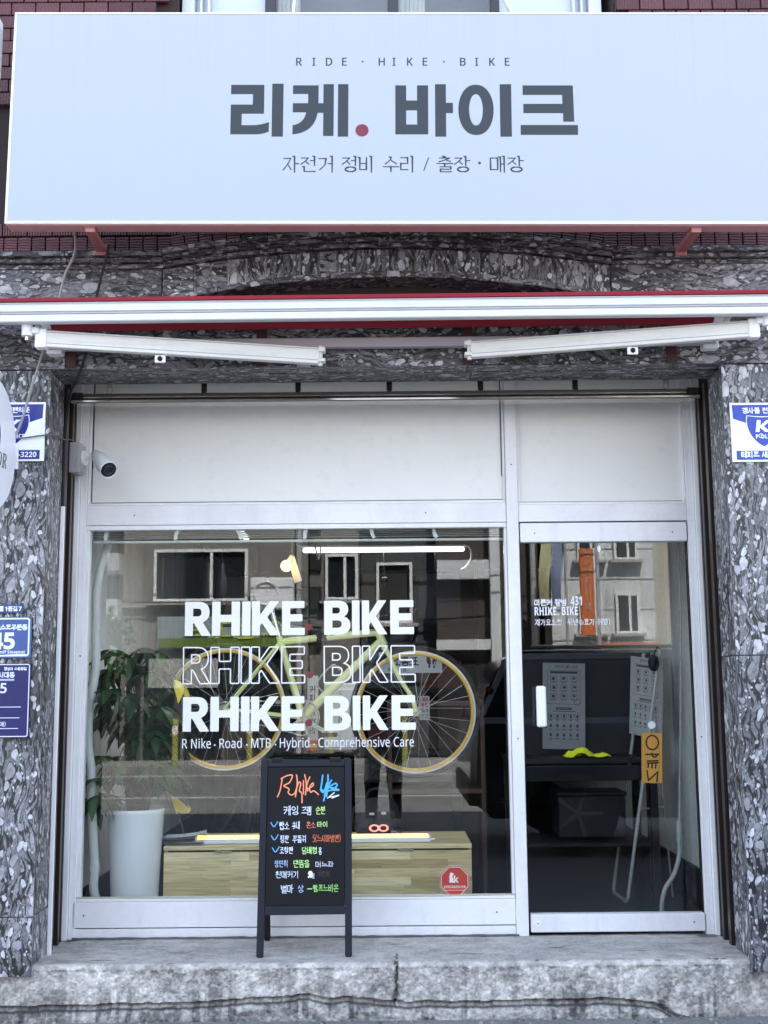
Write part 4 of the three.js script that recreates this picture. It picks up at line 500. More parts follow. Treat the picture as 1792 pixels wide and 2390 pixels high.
// ================================================================ INSIDE THE SHOP
const grain = dtex(256, 1024, (u, v) => { const k = .86 + .7 * (fbm(u, v, 3, 40, 4, 5) - .5) + .4 * (fbm(u, v, 6, 200, 2, 8) - .5); return [k, k * .985, k * .95]; });
for (const [i, x0, x1, hx, lab] of [[0, -1.095, -.342, -.8, 'left pale butcher-block storage chest in the window beside the white pot'], [1, -.338, .416, .09, 'right pale butcher-block storage chest in the window with a red octagon before it']]) {
  const t = thing('storage_chest', lab, 'storage chest', [(x0 + x1) / 2, SY, -.6]), w = x1 - x0, H = .365, D = .5, wood = [0, 1, 2, 3, 4].map((q) => std([.86, .72, .94, .58, .8][q], [.7, .56, .79, .43, .63][q], [.37, .27, .46, .19, .31][q], .5, { map: grain }));
  obj('top', uvm(rbox(w, .022, D, 0, H - .011, 0, .003), .5, rnd(), rnd()), wood[0], t); for (const s of [-1, 1]) obj('side_panel', uvm(rbox(.02, H - .023, D - .024, s * (w / 2 - .01), (H - .023) / 2, -.011, .002), .5), wood[1], t);
  const f = part('front_panel', t), rows = 8, rh = (H - .035) / rows; obj('panel_core', rbox(w - .006, H - .032, .012, 0, (H - .03) / 2, D / 2 - .012, .001), wood[1], f);
  for (let r = 0; r < rows; r++) { let x = -w / 2 + .003, first = true; while (x < w / 2 - .01) { let l = rr(.16, .5) * (first ? rr(.3, 1) : 1); if (x + l > w / 2 - .09) l = w / 2 - .003 - x; first = false; obj('stave', uvm(rbox(l - .0002, rh - .0002, .01, x + l / 2, .004 + rh * (r + .5), D / 2 - .001 + rr(-.0002, .0002), .0004), .55, rnd(), rnd()), wood[Math.floor(rnd() * 5)], f); x += l; } }
  obj('handle', [rbox(.085, .006, .022, hx - (x0 + x1) / 2, H - .027, D / 2 + .004, .001), rbox(.02, .004, .02, hx - .02 - (x0 + x1) / 2, H - .023, D / 2 + .006, .001)], M.steel, t);
}
{ const t = thing('light_bar', 'glowing yellow light bar lying along the tops of the storage chests', 'light bar', [-.367, .682, -.42]); obj('housing', rbox(1.16, .022, .04, 0, .011, 0, .004), M.white, t); obj('light_tube', new THREE.CapsuleGeometry(.0105, 1.13, 4, 12).rotateZ(Math.PI / 2).translate(0, .03, .004), glow(1, .66, .05, .3), t); for (const s of [-1, 1]) obj('end_cap', rbox(.012, .038, .036, s * .578, .02, 0, .004), M.plastic, t); obj('plug', rod([.585, .012, 0], [.605, .012, 0], .005), M.plastic, t);
  const l = new THREE.RectAreaLight(C(1, .66, .1), .4, 1.12, .02); l.position.set(-.367, .727, -.416); l.lookAt(-.367, 2, -.416); scene.add(l); }
{ const t = thing('paper_stack', 'messy stack of printed leaflets on the left chest beside the pot', 'papers', [-1.0, .682, -.45]); for (let i = 0; i < 9; i++) { const g = new THREE.PlaneGeometry(.2, .14, 10, 1).rotateX(-Math.PI / 2), p = g.attributes.position; for (let k = 0; k < p.count; k++) p.setY(k, .0045 * i + .012 * Math.pow((p.getX(k) + .1) / .2, 3) * (i / 5) + .001); g.computeVertexNormals(); const m = obj('leaflet', g, i % 3 === 1 ? std(.4, .4, .42, .6, { side: 2 }) : std(.72, .71, .69, .7, { side: 2 }), t); m.rotation.y = rr(-.2, .25); m.position.set(rr(-.02, .02), 0, rr(-.02, .02)); } }
{ const t = thing('glass_tumbler', 'small clear tumbler lying on its side at the right end of the light bar', 'tumbler', [.075, .71, -.5]); obj('bowl', new THREE.LatheGeometry([[0, 0], [.022, .001], [.026, .055], [.024, .055], [.02, .004], [0, .004]].map((p) => new THREE.Vector2(...p)), 24).rotateZ(1.4), new THREE.MeshPhysicalMaterial({ color: C(.9, .95, .97), transmission: 1, roughness: .02, thickness: .003, ior: 1.5 }), t); }
{ const t = thing('black_bag', 'black bag with orange loops and zips sitting on the right chest', 'bag', [-.045, .68, -.62]);
  const g = new RoundedBoxGeometry(.24, .2, .15, 8, .06), p = g.attributes.position; for (let i = 0; i < p.count; i++) { const x = p.getX(i), y = p.getY(i), z = p.getZ(i), k = 1 + .05 * Math.sin(x * 31 + y * 23) - .12 * sst(0, .1, y); p.setXYZ(i, x * k, y + .006 * Math.sin(x * 40), z * k * (1 - .25 * sst(0, .1, y))); } g.computeVertexNormals(); obj('body', g.translate(0, .1, 0), std(.014, .014, .016, .7), t);
  obj('handle', tube([[-.06, .19, 0], [-.04, .235, 0], [.04, .235, 0], [.06, .19, 0]], .008), M.black, t); for (const s of [-1, 1]) obj('orange_loop', new THREE.TorusGeometry(.02, .0055, 8, 24).scale(1.1, .75, 1).translate(.005 + s * .023, .055, .079), glow(.9, .12, .02, .14), t); obj('label_print', [rbox(.026, .012, .002, -.03, .125, .073, .0005), rbox(.024, .014, .002, .03, .128, .073, .0005)], std(.5, .5, .5, .7), t); obj('strap', tube([[-.1, .05, .05], [-.13, .1, .07], [-.12, .16, .05]], .009), M.black, t); }
{ // the leaning red octagon
  const t = thing('octagon_sign', 'red octagonal sticker sign with a white emblem leaning low in the window', 'sticker sign', [.312, .552, -.044]); const R = .0735, pts = Array.from({ length: 8 }, (_, i) => [R * Math.cos((i + .5) * Math.PI / 4), R * Math.sin((i + .5) * Math.PI / 4)]);
  const tx = ctex(512, 512, (c) => { c.fillStyle = '#c23a28'; c.fillRect(0, 0, 512, 512); c.strokeStyle = '#f2e9e4'; c.lineWidth = 8; c.beginPath(); for (let i = 0; i < 8; i++) c[i ? 'lineTo' : 'moveTo'](256 + 232 * Math.cos((i + .5) * Math.PI / 4), 256 + 232 * Math.sin((i + .5) * Math.PI / 4)); c.closePath(); c.stroke(); c.fillStyle = '#f4ede8'; c.font = 'bold 30px sans-serif'; c.textAlign = 'center'; c.fillText('▬▬▬  ▬▬▬', 256, 80); for (const [x, y, r] of [[205, 150, 26], [196, 190, 26], [205, 225, 32], [188, 262, 20], [226, 266, 20], [222, 150, 18]]) { c.beginPath(); c.arc(x, y, r, 0, 7); c.fill(); } c.font = 'bold 150px sans-serif'; c.fillText('k', 276, 284); c.font = 'bold 52px serif'; c.fillText('EPIERKISCER', 256, 366, 380); c.fillRect(90, 396, 332, 6); });
  obj('plate', extr(poly(pts), .004, .0008).translate(0, 0, -.0045), M.white, t); const f = new THREE.ShapeGeometry(poly(pts.map(([a, b]) => [a * .985, b * .985]))), p = f.attributes.position, uv = f.attributes.uv; for (let i = 0; i < p.count; i++) uv.setXY(i, p.getX(i) / (2 * R) + .5, p.getY(i) / (2 * R) + .5); obj('print', f.translate(0, 0, .0004), new THREE.MeshPhysicalMaterial({ map: tx, roughness: .4 }), t); }
{ // pot and plant
  const t = thing('potted_plant', 'leafy dark green plant in a tall white pot inside the left of the window', 'potted plant', [-1.232, SY - .003, -.35]);
  obj('pot', new THREE.LatheGeometry([[0, 0], [.108, 0], [.112, .01], [.118, .2], [.128, .4], [.138, .535], [.141, .548], [.137, .552], [.13, .546], [.126, .5], [0, .5]].map((p) => new THREE.Vector2(...p)), 56), M.pot, t); obj('soil', new THREE.CircleGeometry(.126, 32).rotateX(-Math.PI / 2).translate(0, .508, 0), M.soil, t);
  const trunks = [[[-.02, .5, 0], [-.035, .68, .01], [-.02, .86, 0], [-.05, 1.1, .02]], [[.035, .5, .02], [.05, .66, -.01], [.03, .8, .0], [.06, 1.02, .0]], [[.01, .5, -.03], [0, .75, -.03], [.01, 1.0, -.02], [0, 1.24, 0]]]; for (const s of trunks) obj('stem', tube(s, .023, 10), std(.045, .034, .024, .85), t);
  const leafG = [0, 1, 2].map((k) => { const L = .115 + .02 * k, W = .021 + .004 * k, pos = [], idx = [], n = 6; for (let i = 0; i <= n; i++) { const a = i / n, w = W * Math.sin(Math.PI * Math.pow(a, .85)) + .0006, y = -.035 * a * a * (1 + .5 * k); pos.push(a * L, y + w * .28, -w, a * L, y, 0, a * L, y + w * .28, w); } for (let i = 0; i < n; i++) { const b = 3 * i; idx.push(b, b + 1, b + 3, b + 3, b + 1, b + 4, b + 1, b + 2, b + 4, b + 4, b + 2, b + 5); } const g = new THREE.BufferGeometry(); g.setAttribute('position', new THREE.Float32BufferAttribute(pos, 3)); g.setIndex(idx); g.computeVertexNormals(); return g; });
  const lm = [[.02, .06, .018], [.014, .042, .014], [.035, .085, .024], [.012, .034, .015]].map(([r, g, b]) => new THREE.MeshPhysicalMaterial({ color: C(r, g, b), roughness: .42, side: 2, specularIntensity: .5 })), pale = new THREE.MeshPhysicalMaterial({ color: C(.2, .26, .08), roughness: .5, side: 2 }), yel = new THREE.MeshPhysicalMaterial({ color: C(.75, .6, .06), roughness: .5, side: 2 });
  const stalks = []; seed = 88; for (let c = 0; c < 84; c++) { const h = c < 74 ? rr(.72, 1.34) : rr(.6, .75), a = rnd() * 6.283, rad = rr(.05, .24) * (h > 1.2 ? .7 : 1), x = clamp(Math.cos(a) * rad, -.19, .22), z = clamp(Math.sin(a) * rad, -.2, .24), tr = trunks[c % 3], base = tr[Math.min(3, 1 + (c % 3))]; stalks.push(tube([[base[0], Math.min(h - .05, base[1]), base[2]], [x * .6, h - .01, z * .6], [x, h, z]], .0025, 4, 8)); const n = 5 + (c % 3), b0 = rnd() * 6; for (let i = 0; i < n; i++) { const m = obj('leaf', leafG[Math.floor(rnd() * 3)], c === 7 && i < 2 ? pale : c === 19 && i < 2 ? yel : lm[Math.floor(rnd() * 4)], t); m.position.set(x, h, z); m.rotation.set(rr(-.3, .3), b0 + i / n * 6.283 + rr(-.25, .25), rr(-.75, .05), 'YZX'); const s = rr(.75, 1.15); m.scale.set(s, s, s); } } obj('leaf_stalks', stalks, std(.05, .09, .03, .6), t); }
tag(obj('wall_pipe', [tube([[-1.36, 2.3, -.2], [-1.369, 2.157, -.2], [-1.415, 1.97, -.2], [-1.418, 1.73, -.2], [-1.414, 1.541, -.2], [-1.44, 1.355, -.2], [-1.438, 1.171, -.2], [-1.422, 1.054, -.2], [-1.415, .886, -.2], [-1.394, .603, -.2], [-1.395, .5, -.2], [-1.37, .42, -.22], [-1.3, .35, -.26]], .021, 14, 120), rod([-1.394, .585, -.2], [-1.394, .62, -.2], .025, .025, 16)], M.pipe), 'wavy pale grey pipe running down inside the left edge of the window', 'pipe');
{ const t = thing('window_blind', 'gathered up grey blind with a pale bottom bar along the top of the window', 'blind', [-.42, 2.15, -.11]); for (let i = 0; i < 9; i++) obj('slat', rbox(2.0, .0035, .03, 0, .02 + i * .009, rr(-.003, .003), .001), std(.3, .31, .3, .6), t); obj('bottom_bar', rbox(2.0, .012, .03, 0, .002, 0, .004), std(.62, .66, .6, .4), t);
  for (const [x, a] of [[-.92, .05], [-.58, -.1], [-.28, .5], [.04, .05], [.36, .45], [.66, .5]]) { const g = new THREE.PlaneGeometry(.018, .075, 2, 6), p = g.attributes.position; for (let i = 0; i < p.count; i++) { p.setX(i, p.getX(i) * rr(.7, 1.2) + .006 * Math.sin(p.getY(i) * 60)); p.setZ(i, .003 * Math.sin(p.getY(i) * 70)); } g.computeVertexNormals(); obj('tape_strip', g.rotateZ(a).translate(x * 1.0, .04, .07), std(.62, .64, .63, .7, { side: 2 }), t); } }
// lamps
{ const t = thing('tube_lamp', 'long white tube lamp hung level under the shop ceiling', 'lamp', [-.004, 2.235, -1.25]); obj('light_tube', new THREE.CapsuleGeometry(.014, .92, 4, 12).rotateZ(Math.PI / 2), glow(.93, .95, 1, .4), t); obj('fitting', rbox(.96, .012, .03, 0, .02, 0, .003), M.plastic, t); obj('wire', [rod([-.3, .02, 0], [-.3, .36, 0], .002, .002, 5), rod([.3, .02, 0], [.3, .36, 0], .002, .002, 5)], M.black, t); obj('lead', tube([[.47, .02, 0], [.5, .01, .01], [.51, -.05, .02], [.48, -.1, .0], [.45, -.12, .02]], .005), M.paper, t); obj('lead', tube([[-.46, .02, 0], [-.52, .05, .01], [-.45, .1, .02], [-.4, .02, .03], [-.38, -.06, .03], [-.36, .08, .0]], .004), M.black, t);
  const l = new THREE.RectAreaLight(C(.93, .95, 1), 8, .94, .03); l.position.set(-.004, 2.216, -1.25); l.lookAt(-.004, 0, -1.25); scene.add(l); }
{ const t = thing('tube_lamp', 'white tube lamp running back into the shop above the hanging bags', 'lamp', [-.8, 2.3, -.85]); obj('light_tube', new THREE.CapsuleGeometry(.014, .7, 4, 12).rotateX(Math.PI / 2), glow(.93, .95, 1, .4), t); obj('fitting', rbox(.03, .012, .74, 0, .02, 0, .003), M.plastic, t); obj('wire', [rod([0, .02, -.2], [0, .29, -.2], .002, .002, 5), rod([0, .02, .2], [0, .29, .2], .002, .002, 5)], M.black, t); const l = new THREE.RectAreaLight(C(.93, .95, 1), 9, .03, .72); l.position.set(-.8, 2.283, -.85); l.lookAt(-.8, 0, -.85001); scene.add(l); }
{ const t = thing('globe_lamp', 'glowing warm globe bulb hanging left of the tube lamp', 'lamp', [-.594, 2.171, -1.5]); obj('bulb', new THREE.SphereGeometry(.036, 24, 16), glow(1, .62, .2, .35), t); obj('socket', new THREE.CylinderGeometry(.014, .018, .05, 16).rotateZ(-.5).translate(.025, .042, 0), M.paper, t); obj('shade_arm', [bar([.03, .05, 0], [.075, -.1, .02], .05, .006), rod([.035, .06, 0], [.035, .43, 0], .003, .003, 6)], std(.5, .44, .34, .7), t); const l = new THREE.PointLight(C(1, .66, .3), .012); l.position.set(-.594, 2.171, -1.455); l.castShadow = true; scene.add(l); }
{ const t = thing('pendant_lamp', 'small unlit dark pendant bulb below the middle of the tube lamp', 'lamp', [0, 2.09, -1.5]); obj('bulb', new THREE.SphereGeometry(.028, 20, 14), M.lens, t); obj('cord', rod([0, .02, 0], [0, .52, 0], .003, .003, 6), M.black, t); obj('finial', rod([0, -.045, 0], [0, -.02, 0], .007), M.black, t); }
// counter and what stands on it
{ const t = thing('work_counter', 'long black work counter in the dim shop behind the bicycle', 'counter', [-.2, SY, -1.5]); obj('worktop', rbox(1.3, .03, .6, 0, .755, 0, .004), M.black, t); obj('drawer_front', [rbox(.6, .14, .02, -.32, .66, .27, .004), rbox(.6, .14, .02, .32, .66, .27, .004)], M.blackGloss, t); obj('handle', [rod([-.45, .66, .29], [-.2, .66, .29], .006), rod([.2, .66, .29], [.45, .66, .29], .006)], M.steel, t); for (const [x, z] of [[-.6, .26], [.6, .26], [-.6, -.26], [.6, -.26]]) obj('leg', rbox(.05, .74, .05, x, .37, z, .004), M.black, t); }
{ const t = thing('white_cabinet', 'white upright appliance with two doors on the counter behind the down tube', 'appliance', [-.26, 1.086, -1.35]); obj('body', rbox(.19, .38, .16, 0, .19, 0, .01, 2), M.plastic, t); for (const s of [-1, 1]) obj('door', rbox(.09, .33, .01, s * .046, .18, .083, .004), M.white, t); obj('handle', [rod([-.008, .15, .09], [-.008, .23, .09], .004), rod([.008, .15, .09], [.008, .23, .09], .004)], M.steel, t); }
printed('counter_banner', 'narrow tall white banner with dark lettering standing on the counter', 'banner', ctex(128, 820, (c, w, h) => { c.fillStyle = '#cfd6d6'; c.fillRect(0, 0, w, h); ['커', '피', '할', '인', '정', '비'].forEach((s, i) => penText(c, s, 26, 190 + i * 92, 74, 11, i > 3 ? '#2f7a46' : '#23282c')); c.fillStyle = '#2c8a4a'; c.fillRect(0, 720, w, 100); }), .062, .42, .006, -.42, 1.3, -1.28);
{ const t = thing('red_tin', 'small red tin with yellow lettering on the counter below the narrow banner', 'tin', [-.415, 1.086, -1.22]); obj('box', rbox(.065, .06, .06, 0, .03, 0, .006, 2), std(.5, .03, .03, .35), t); obj('print', rbox(.05, .02, .001, 0, .03, .0305, .0002), std(.8, .55, .1, .5), t); }
{ const t = printed('hanging_board', 'white board with black Korean lettering and two footprints seen through the front wheel', 'board', ctex(512, 170, (c, w, h) => { c.fillStyle = '#c9ced6'; c.fillRect(0, 0, w, h); penText(c, '교통표', 100, 112, 72, 11, '#26282c'); penText(c, '매 29 휴점 10', 70, 158, 30, 4, '#4a4d52'); c.fillStyle = '#3a3430'; for (const s of [0, 1]) { c.beginPath(); c.ellipse(404 + s * 48, 72, 17, 36, s ? .25 : -.25, 0, 7); c.fill(); for (let i = 0; i < 4; i++) { c.beginPath(); c.arc(392 + s * 48 + i * 8, 28 + Math.abs(i - 1.5) * 4, 5, 0, 7); c.fill(); } c.beginPath(); c.ellipse(410 + s * 36, 118, 9, 14, 0, 0, 7); c.fill(); } }), .365, .12, .008, .145, 1.58, -1.25); obj('wire', [rod([-.15, .06, -.004], [-.15, 1.02, -.004], .0015, .0015, 5), rod([.15, .06, -.004], [.15, 1.02, -.004], .0015, .0015, 5)], M.black, t); }
printed('notice_card', 'white card with red rows of lettering seen between the front wheel spokes', 'card', ctex(160, 360, (c, w, h) => { c.fillStyle = '#b9b6b2'; c.fillRect(0, 0, w, h); ['대마', '봄풍', '특가', '점검'].forEach((s, i) => penText(c, s, 20, 82 + i * 84, 60, 10, i < 2 ? '#96303a' : '#55585c')); }), .055, .13, .006, .215, 1.325, -1.0);
{ const t = thing('display_stand', 'dark wooden display shelf behind the front wheel', 'shelf', [.28, SY, -1.25]); obj('shelf', [rbox(.5, .025, .3, 0, 1.03, 0), rbox(.5, .025, .3, 0, .55, 0)], std(.1, .05, .03, .6), t); for (const s of [-1, 1]) obj('side_panel', rbox(.025, 1.05, .3, s * .26, .525, 0), std(.07, .035, .025, .6), t); obj('card_post', rod([-.065, 1.04, .2], [-.065, 1.0, .24], .004), M.black, t); obj('back_panel', rbox(.5, .9, .012, 0, .55, -.14), std(.05, .03, .02, .7), t); }
for (const [x, l] of [[-1.04, 'taller of two black bottle shaped bags hanging under the ceiling'], [-.955, 'shorter of two black bottle shaped bags hanging under the ceiling']]) { const s = x < -1 ? 1 : .85, t = thing('hanging_bag', l, 'bag', [x, 2.17, -1.3]); obj('body', new THREE.LatheGeometry([[0, -.3], [.022, -.29], [.034, -.22], [.03, -.12], [.014, -.05], [.016, 0], [0, .004]].map(([a, b]) => new THREE.Vector2(a, b * s)), 20), M.black, t); obj('cord', rod([0, 0, 0], [0, .42, 0], .002, .002, 5), M.black, t); }
{ const t = thing('storage_shelf', 'tall dark storage shelf against the back of the dim shop', 'shelf', [-.3, SY, -3.2]); for (const y of [.1, .6, 1.1, 1.6]) obj('shelf', rbox(2.0, .03, .4, 0, y, 0), M.dark, t); for (const x of [-1, 0, 1]) obj('upright', rbox(.04, 2.1, .4, x, 1.05, 0), M.dark, t);
  const cols = [[.2, .16, .1], [.08, .1, .14], [.16, .05, .04], [.14, .14, .13], [.05, .09, .07]]; seed = 31; let n = 0; for (const y of [.615, 1.115, 1.615]) for (const x of [-.72, -.34, .3, .7]) { const c = cols[n++ % 5], w = rr(.2, .34), h = rr(.18, .36), b = thing('carton', ['brown', 'navy', 'dark red', 'grey', 'dark green'][(n - 1) % 5] + ' carton on the ' + { .615: 'lowest', 1.115: 'middle', 1.615: 'top' }[y] + ' shelf of the storage shelf, ' + { '-0.72': 'far left', '-0.34': 'left of centre', '0.3': 'right of centre', '0.7': 'far right' }[String(x)], 'box', [-.3 + x, SY + y, -3.15]); obj('body', rbox(w, h, .3, 0, h / 2, 0, .006), std(...c, .7), b); obj('tape', rbox(.04, .002, .302, 0, h, 0, .0005), M.paper, b); } }
// ---------------------------------------------------------------- bicycle
{ const t = thing('bicycle', 'lime yellow road bicycle with gold rims hung up behind the lettering', 'bicycle', [0, 0, -.67]);
  const ST = [-.553, 1.684, 0], BB = [-.436, 1.287, 0], RH = [-.842, 1.336, 0], FH = [.155, 1.313, 0], HT = [-.046, 1.752, 0], HB = [-.006, 1.662, 0], m = (a, b, k) => a.map((v, i) => lerp(v, b[i], k)), o = (p, z) => [p[0], p[1], z];
  obj('frame', [rod(ST, m(HT, HB, .25), .018, .019, 18), rod(BB, m(HT, HB, .72), .024, .021, 18), rod(BB, [-.562, 1.712, 0], .019, .018, 18), rod(HB, HT, .022, .021, 20), ...[-1, 1].flatMap((s) => [rod(o(ST, s * .012), o(RH, s * .062), .009, .006, 12), rod(o(BB, s * .02), o(RH, s * .062), .011, .007, 12)]), new THREE.CylinderGeometry(.024, .024, .072, 24).rotateX(Math.PI / 2).translate(...BB)], M.lime, t);
  obj('fork', [...[-1, 1].map((s) => tube([o(m(HB, FH, .02), s * .028), o(m(HB, FH, .5), s * .042), o([FH[0] - .012, FH[1] + .06, 0], s * .05), o(FH, s * .052)], .0125, 10, 20)), rbox(.035, .03, .075, HB[0] + .004, HB[1] - .014, 0, .008)], M.lime, t);
  obj('frame_band', [rod(m(ST, HT, .52), m(ST, HT, .57), .0185, .0185, 18), rod(m(BB, HT, .68), m(BB, HT, .72), .022, .022, 18)], M.black, t);
  const sp = m([-.562, 1.712, 0], BB, -.36); obj('seat_post', rod([-.562, 1.712, 0], sp, .0125, .0125, 16), M.chrome, t);
  { const g = new RoundedBoxGeometry(.27, .045, .14, 6, .02), p = g.attributes.position; for (let i = 0; i < p.count; i++) { const x = p.getX(i), k = lerp(1, .28, sst(-.02, .1, x)); p.setZ(i, p.getZ(i) * k); p.setY(i, p.getY(i) + .012 * Math.pow((x - .0) / .13, 2)); } g.computeVertexNormals(); obj('saddle', g.translate(sp[0] + .02, sp[1] + .035, 0), M.black, t); }
  obj('stem', [rod(HT, [HT[0] - .012, HT[1] + .035, 0], .017), rod([HT[0] - .012, HT[1] + .035, 0], [HT[0] + .07, HT[1] + .06, 0], .014)], M.black, t); obj('handlebar', tube([[.03, 1.815, -.2], [.03, 1.815, 0], [.03, 1.815, .2]], .013, 12), M.black, t);
  for (const s of [-1, 1]) { obj('grip', tube([[.03, 1.815, s * .2], [.075, 1.815, s * .215], [.115, 1.79, s * .215], [.115, 1.73, s * .215], [.07, 1.69, s * .215], [.03, 1.685, s * .215]], .015, 12), M.rubber, t); obj('brake_lever', tube([[.11, 1.8, s * .215], [.14, 1.78, s * .215], [.145, 1.7, s * .21]], .007), M.black, t); }
  obj('brake_cable', [tube([[.1, 1.81, .2], [.16, 1.88, .12], [.04, 1.84, .05], [-.02, 1.75, .03]], .0025, 6, 30), tube([[.1, 1.81, -.2], [.17, 1.86, -.1], [.06, 1.75, .02], [-.08, 1.74, .018]], .0025, 6, 30)], M.black, t);
  const wheel = (c, n) => { const w = new THREE.Group(); w.name = n; w.position.set(...c); t.add(w); obj('tyre', new THREE.TorusGeometry(.331, .0135, 12, 80), M.rubber, w); obj('rim', new THREE.LatheGeometry([[.292, -.009], [.296, -.0105], [.316, -.0105], [.319, -.008], [.319, .008], [.316, .0105], [.296, .0105], [.292, .009], [.292, -.009]].map((p) => new THREE.Vector2(...p)), 80).rotateX(Math.PI / 2), M.gold, w); obj('brake_track', [-1, 1].map((s) => new THREE.RingGeometry(.309, .3165, 80).rotateY(s < 0 ? Math.PI : 0).translate(0, 0, s * .0112)), std(.75, .75, .73, .3, { metalness: .6 }), w);
    obj('hub', [new THREE.CylinderGeometry(.014, .014, .08, 18).rotateX(Math.PI / 2), ...[-1, 1].map((s) => new THREE.CylinderGeometry(.024, .024, .004, 24).rotateX(Math.PI / 2).translate(0, 0, s * .03)), new THREE.CylinderGeometry(.006, .006, .12, 10).rotateX(Math.PI / 2)], M.chrome, w); for (let i = 0; i < 28; i++) { const a = i / 28 * 6.2832 + .05, b = a + (i % 4 < 2 ? .9 : -.9), s = i % 2 ? 1 : -1; obj('spoke', rod([.023 * Math.cos(b), .023 * Math.sin(b), s * .03], [.294 * Math.cos(a), .294 * Math.sin(a), 0], .0012, .0012, 5), M.spoke, w); } obj('valve', rod([.29, .02, 0], [.25, .018, 0], .003), M.black, w); };
  wheel(RH, 'rear_wheel'); wheel(FH, 'front_wheel');
  const arcT = (c, r, a0, a1, rad, mt, n) => obj(n, tube(Array.from({ length: 9 }, (_, i) => [c[0] + r * Math.cos(lerp(a0, a1, i / 8)), c[1] + r * Math.sin(lerp(a0, a1, i / 8)), .0]), rad, 10, 30), mt, t); arcT(RH, .365, 3.0, 3.35, .016, M.mustard, 'mudguard'); arcT(RH, .365, 3.42, 3.78, .016, M.mustard, 'mudguard');
  obj('chainring', [new THREE.TorusGeometry(.09, .004, 6, 48).translate(BB[0], BB[1], .045), ...[0, 1, 2, 3, 4].map((i) => bar([BB[0], BB[1], .045], [BB[0] + .088 * Math.cos(i * 1.2566), BB[1] + .088 * Math.sin(i * 1.2566), .045], .014, .005))], M.steel, t); obj('chain', [rod([BB[0], BB[1] + .09, .045], [RH[0], RH[1] + .035, .045], .0035), rod([BB[0], BB[1] - .09, .045], [RH[0], RH[1] - .035, .045], .0035), new THREE.TorusGeometry(.036, .004, 6, 28).translate(RH[0], RH[1], .045)], M.steel, t);
  for (const s of [-1, 1]) { const e = [BB[0] + s * .145, BB[1] - s * .085, s * .07]; obj('crank', bar([BB[0], BB[1], s * .06], e, .022, .013), M.chrome, t); obj('pedal', [rbox(.085, .02, .075, e[0], e[1], e[2] + s * .045, .006)], M.black, t); }
  obj('bottle_cage', [tube([[-.33, 1.42, .02], [-.36, 1.46, .03], [-.27, 1.56, .03], [-.24, 1.53, .02]], .003), tube([[-.33, 1.42, -.02], [-.36, 1.46, -.03], [-.27, 1.56, -.03], [-.24, 1.53, -.02]], .003)], M.chrome, t);
}
{ const t = thing('repair_stand', 'black folding repair stand holding the bicycle up behind the chests', 'repair stand', [-.76, SY, -.98]); obj('post', [rod([0, .25, 0], [.08, 1.35, .02], .019), rod([.08, 1.3, .02], [.1, 1.5, .02], .014)], M.black, t); for (const [x, z] of [[-.34, .08], [.34, .05], [.02, -.42]]) { obj('leg', rod([.02, .62, 0], [x, .01, z], .014), M.black, t); obj('brace', rod([.01, .3, 0], [x * .6, .26, z * .6], .009), M.black, t); obj('foot', rbox(.06, .02, .04, x, .01, z, .006), M.rubber, t); } obj('clamp_arm', [rod([.1, 1.48, .02], [.42, 1.42, .25], .014), rbox(.06, .07, .08, .425, 1.4, .29, .01)], M.black, t); obj('collar', rod([.015, .56, 0], [.022, .66, 0], .032), M.black, t); }
{ const t = thing('yellow_pouch', 'yellow teardrop tool pouch with a round hole hanging behind the leaflets', 'pouch', [-1.045, .885, -.5]); const s = poly([[-.06, .075], [-.045, .078], [.045, -.02], [.058, -.045], [.05, -.062], [.02, -.065], [-.005, -.055], [-.012, -.068], [-.03, -.02]]); const h = new THREE.Path(); h.absarc(.012, -.012, .013, 0, 6.3); s.holes.push(h); obj('body', extr(s, .02, .004), M.mustard, t); obj('cord', tube([[-.05, .07, .01], [-.09, .2, -.02], [-.1, .45, -.05]], .003), M.rubber, t); obj('stick', rod([-.005, -.06, .01], [.03, -.17, .02], .004), M.bark, t); }
// ---------------------------------------------------------------- behind the door
{ const t = thing('work_table', 'black work table behind the glass door', 'table', [1.04, SY, -.95]); obj('tabletop', rbox(.78, .03, .5, 0, .735, 0, .004), M.black, t); for (const [x, z] of [[-.36, .22], [.36, .22], [-.36, -.22], [.36, -.22]]) obj('leg', rbox(.04, .72, .04, x, .36, z, .004), M.black, t); obj('apron', rbox(.7, .08, .02, 0, .67, .22, .003), M.blackGloss, t); obj('shelf', rbox(.7, .02, .4, 0, .3, 0, .003), M.black, t); }
{ const t = thing('storage_box', 'black storage box on the dark shelf under the work table', 'box', [1.1, .635, -1.0]); obj('body', rbox(.36, .22, .26, 0, .11, 0, .012, 2), M.black, t); obj('lid', rbox(.372, .02, .27, 0, .23, 0, .005), M.black, t); obj('latch', rbox(.04, .03, .008, 0, .2, .134, .003), M.rubber, t); }
{ const g = new THREE.PlaneGeometry(.24, .16, 26, 18).rotateX(-Math.PI / 2), p = g.attributes.position; for (let i = 0; i < p.count; i++) { const x = p.getX(i), z = p.getZ(i), f = fbm(x * 1.5 + .5, z * 1.5 + .5, 7, 7, 3, 4); p.setY(i, .004 + .075 * sst(.35, .75, f) * (1 - Math.pow(Math.abs(x) / .125, 3)) * (1 - .5 * Math.pow(Math.abs(z) / .085, 2))); p.setX(i, x * (1 + .15 * (f - .5))); } g.computeVertexNormals(); const m = obj('cleaning_cloth', g, new THREE.MeshPhysicalMaterial({ color: C(.78, .82, .02), roughness: .8, side: 2, sheen: .5 })); m.position.set(1.06, 1.066, -.75); tag(m, 'crumpled bright yellow cloth lying on the black table behind the door', 'cloth'); }
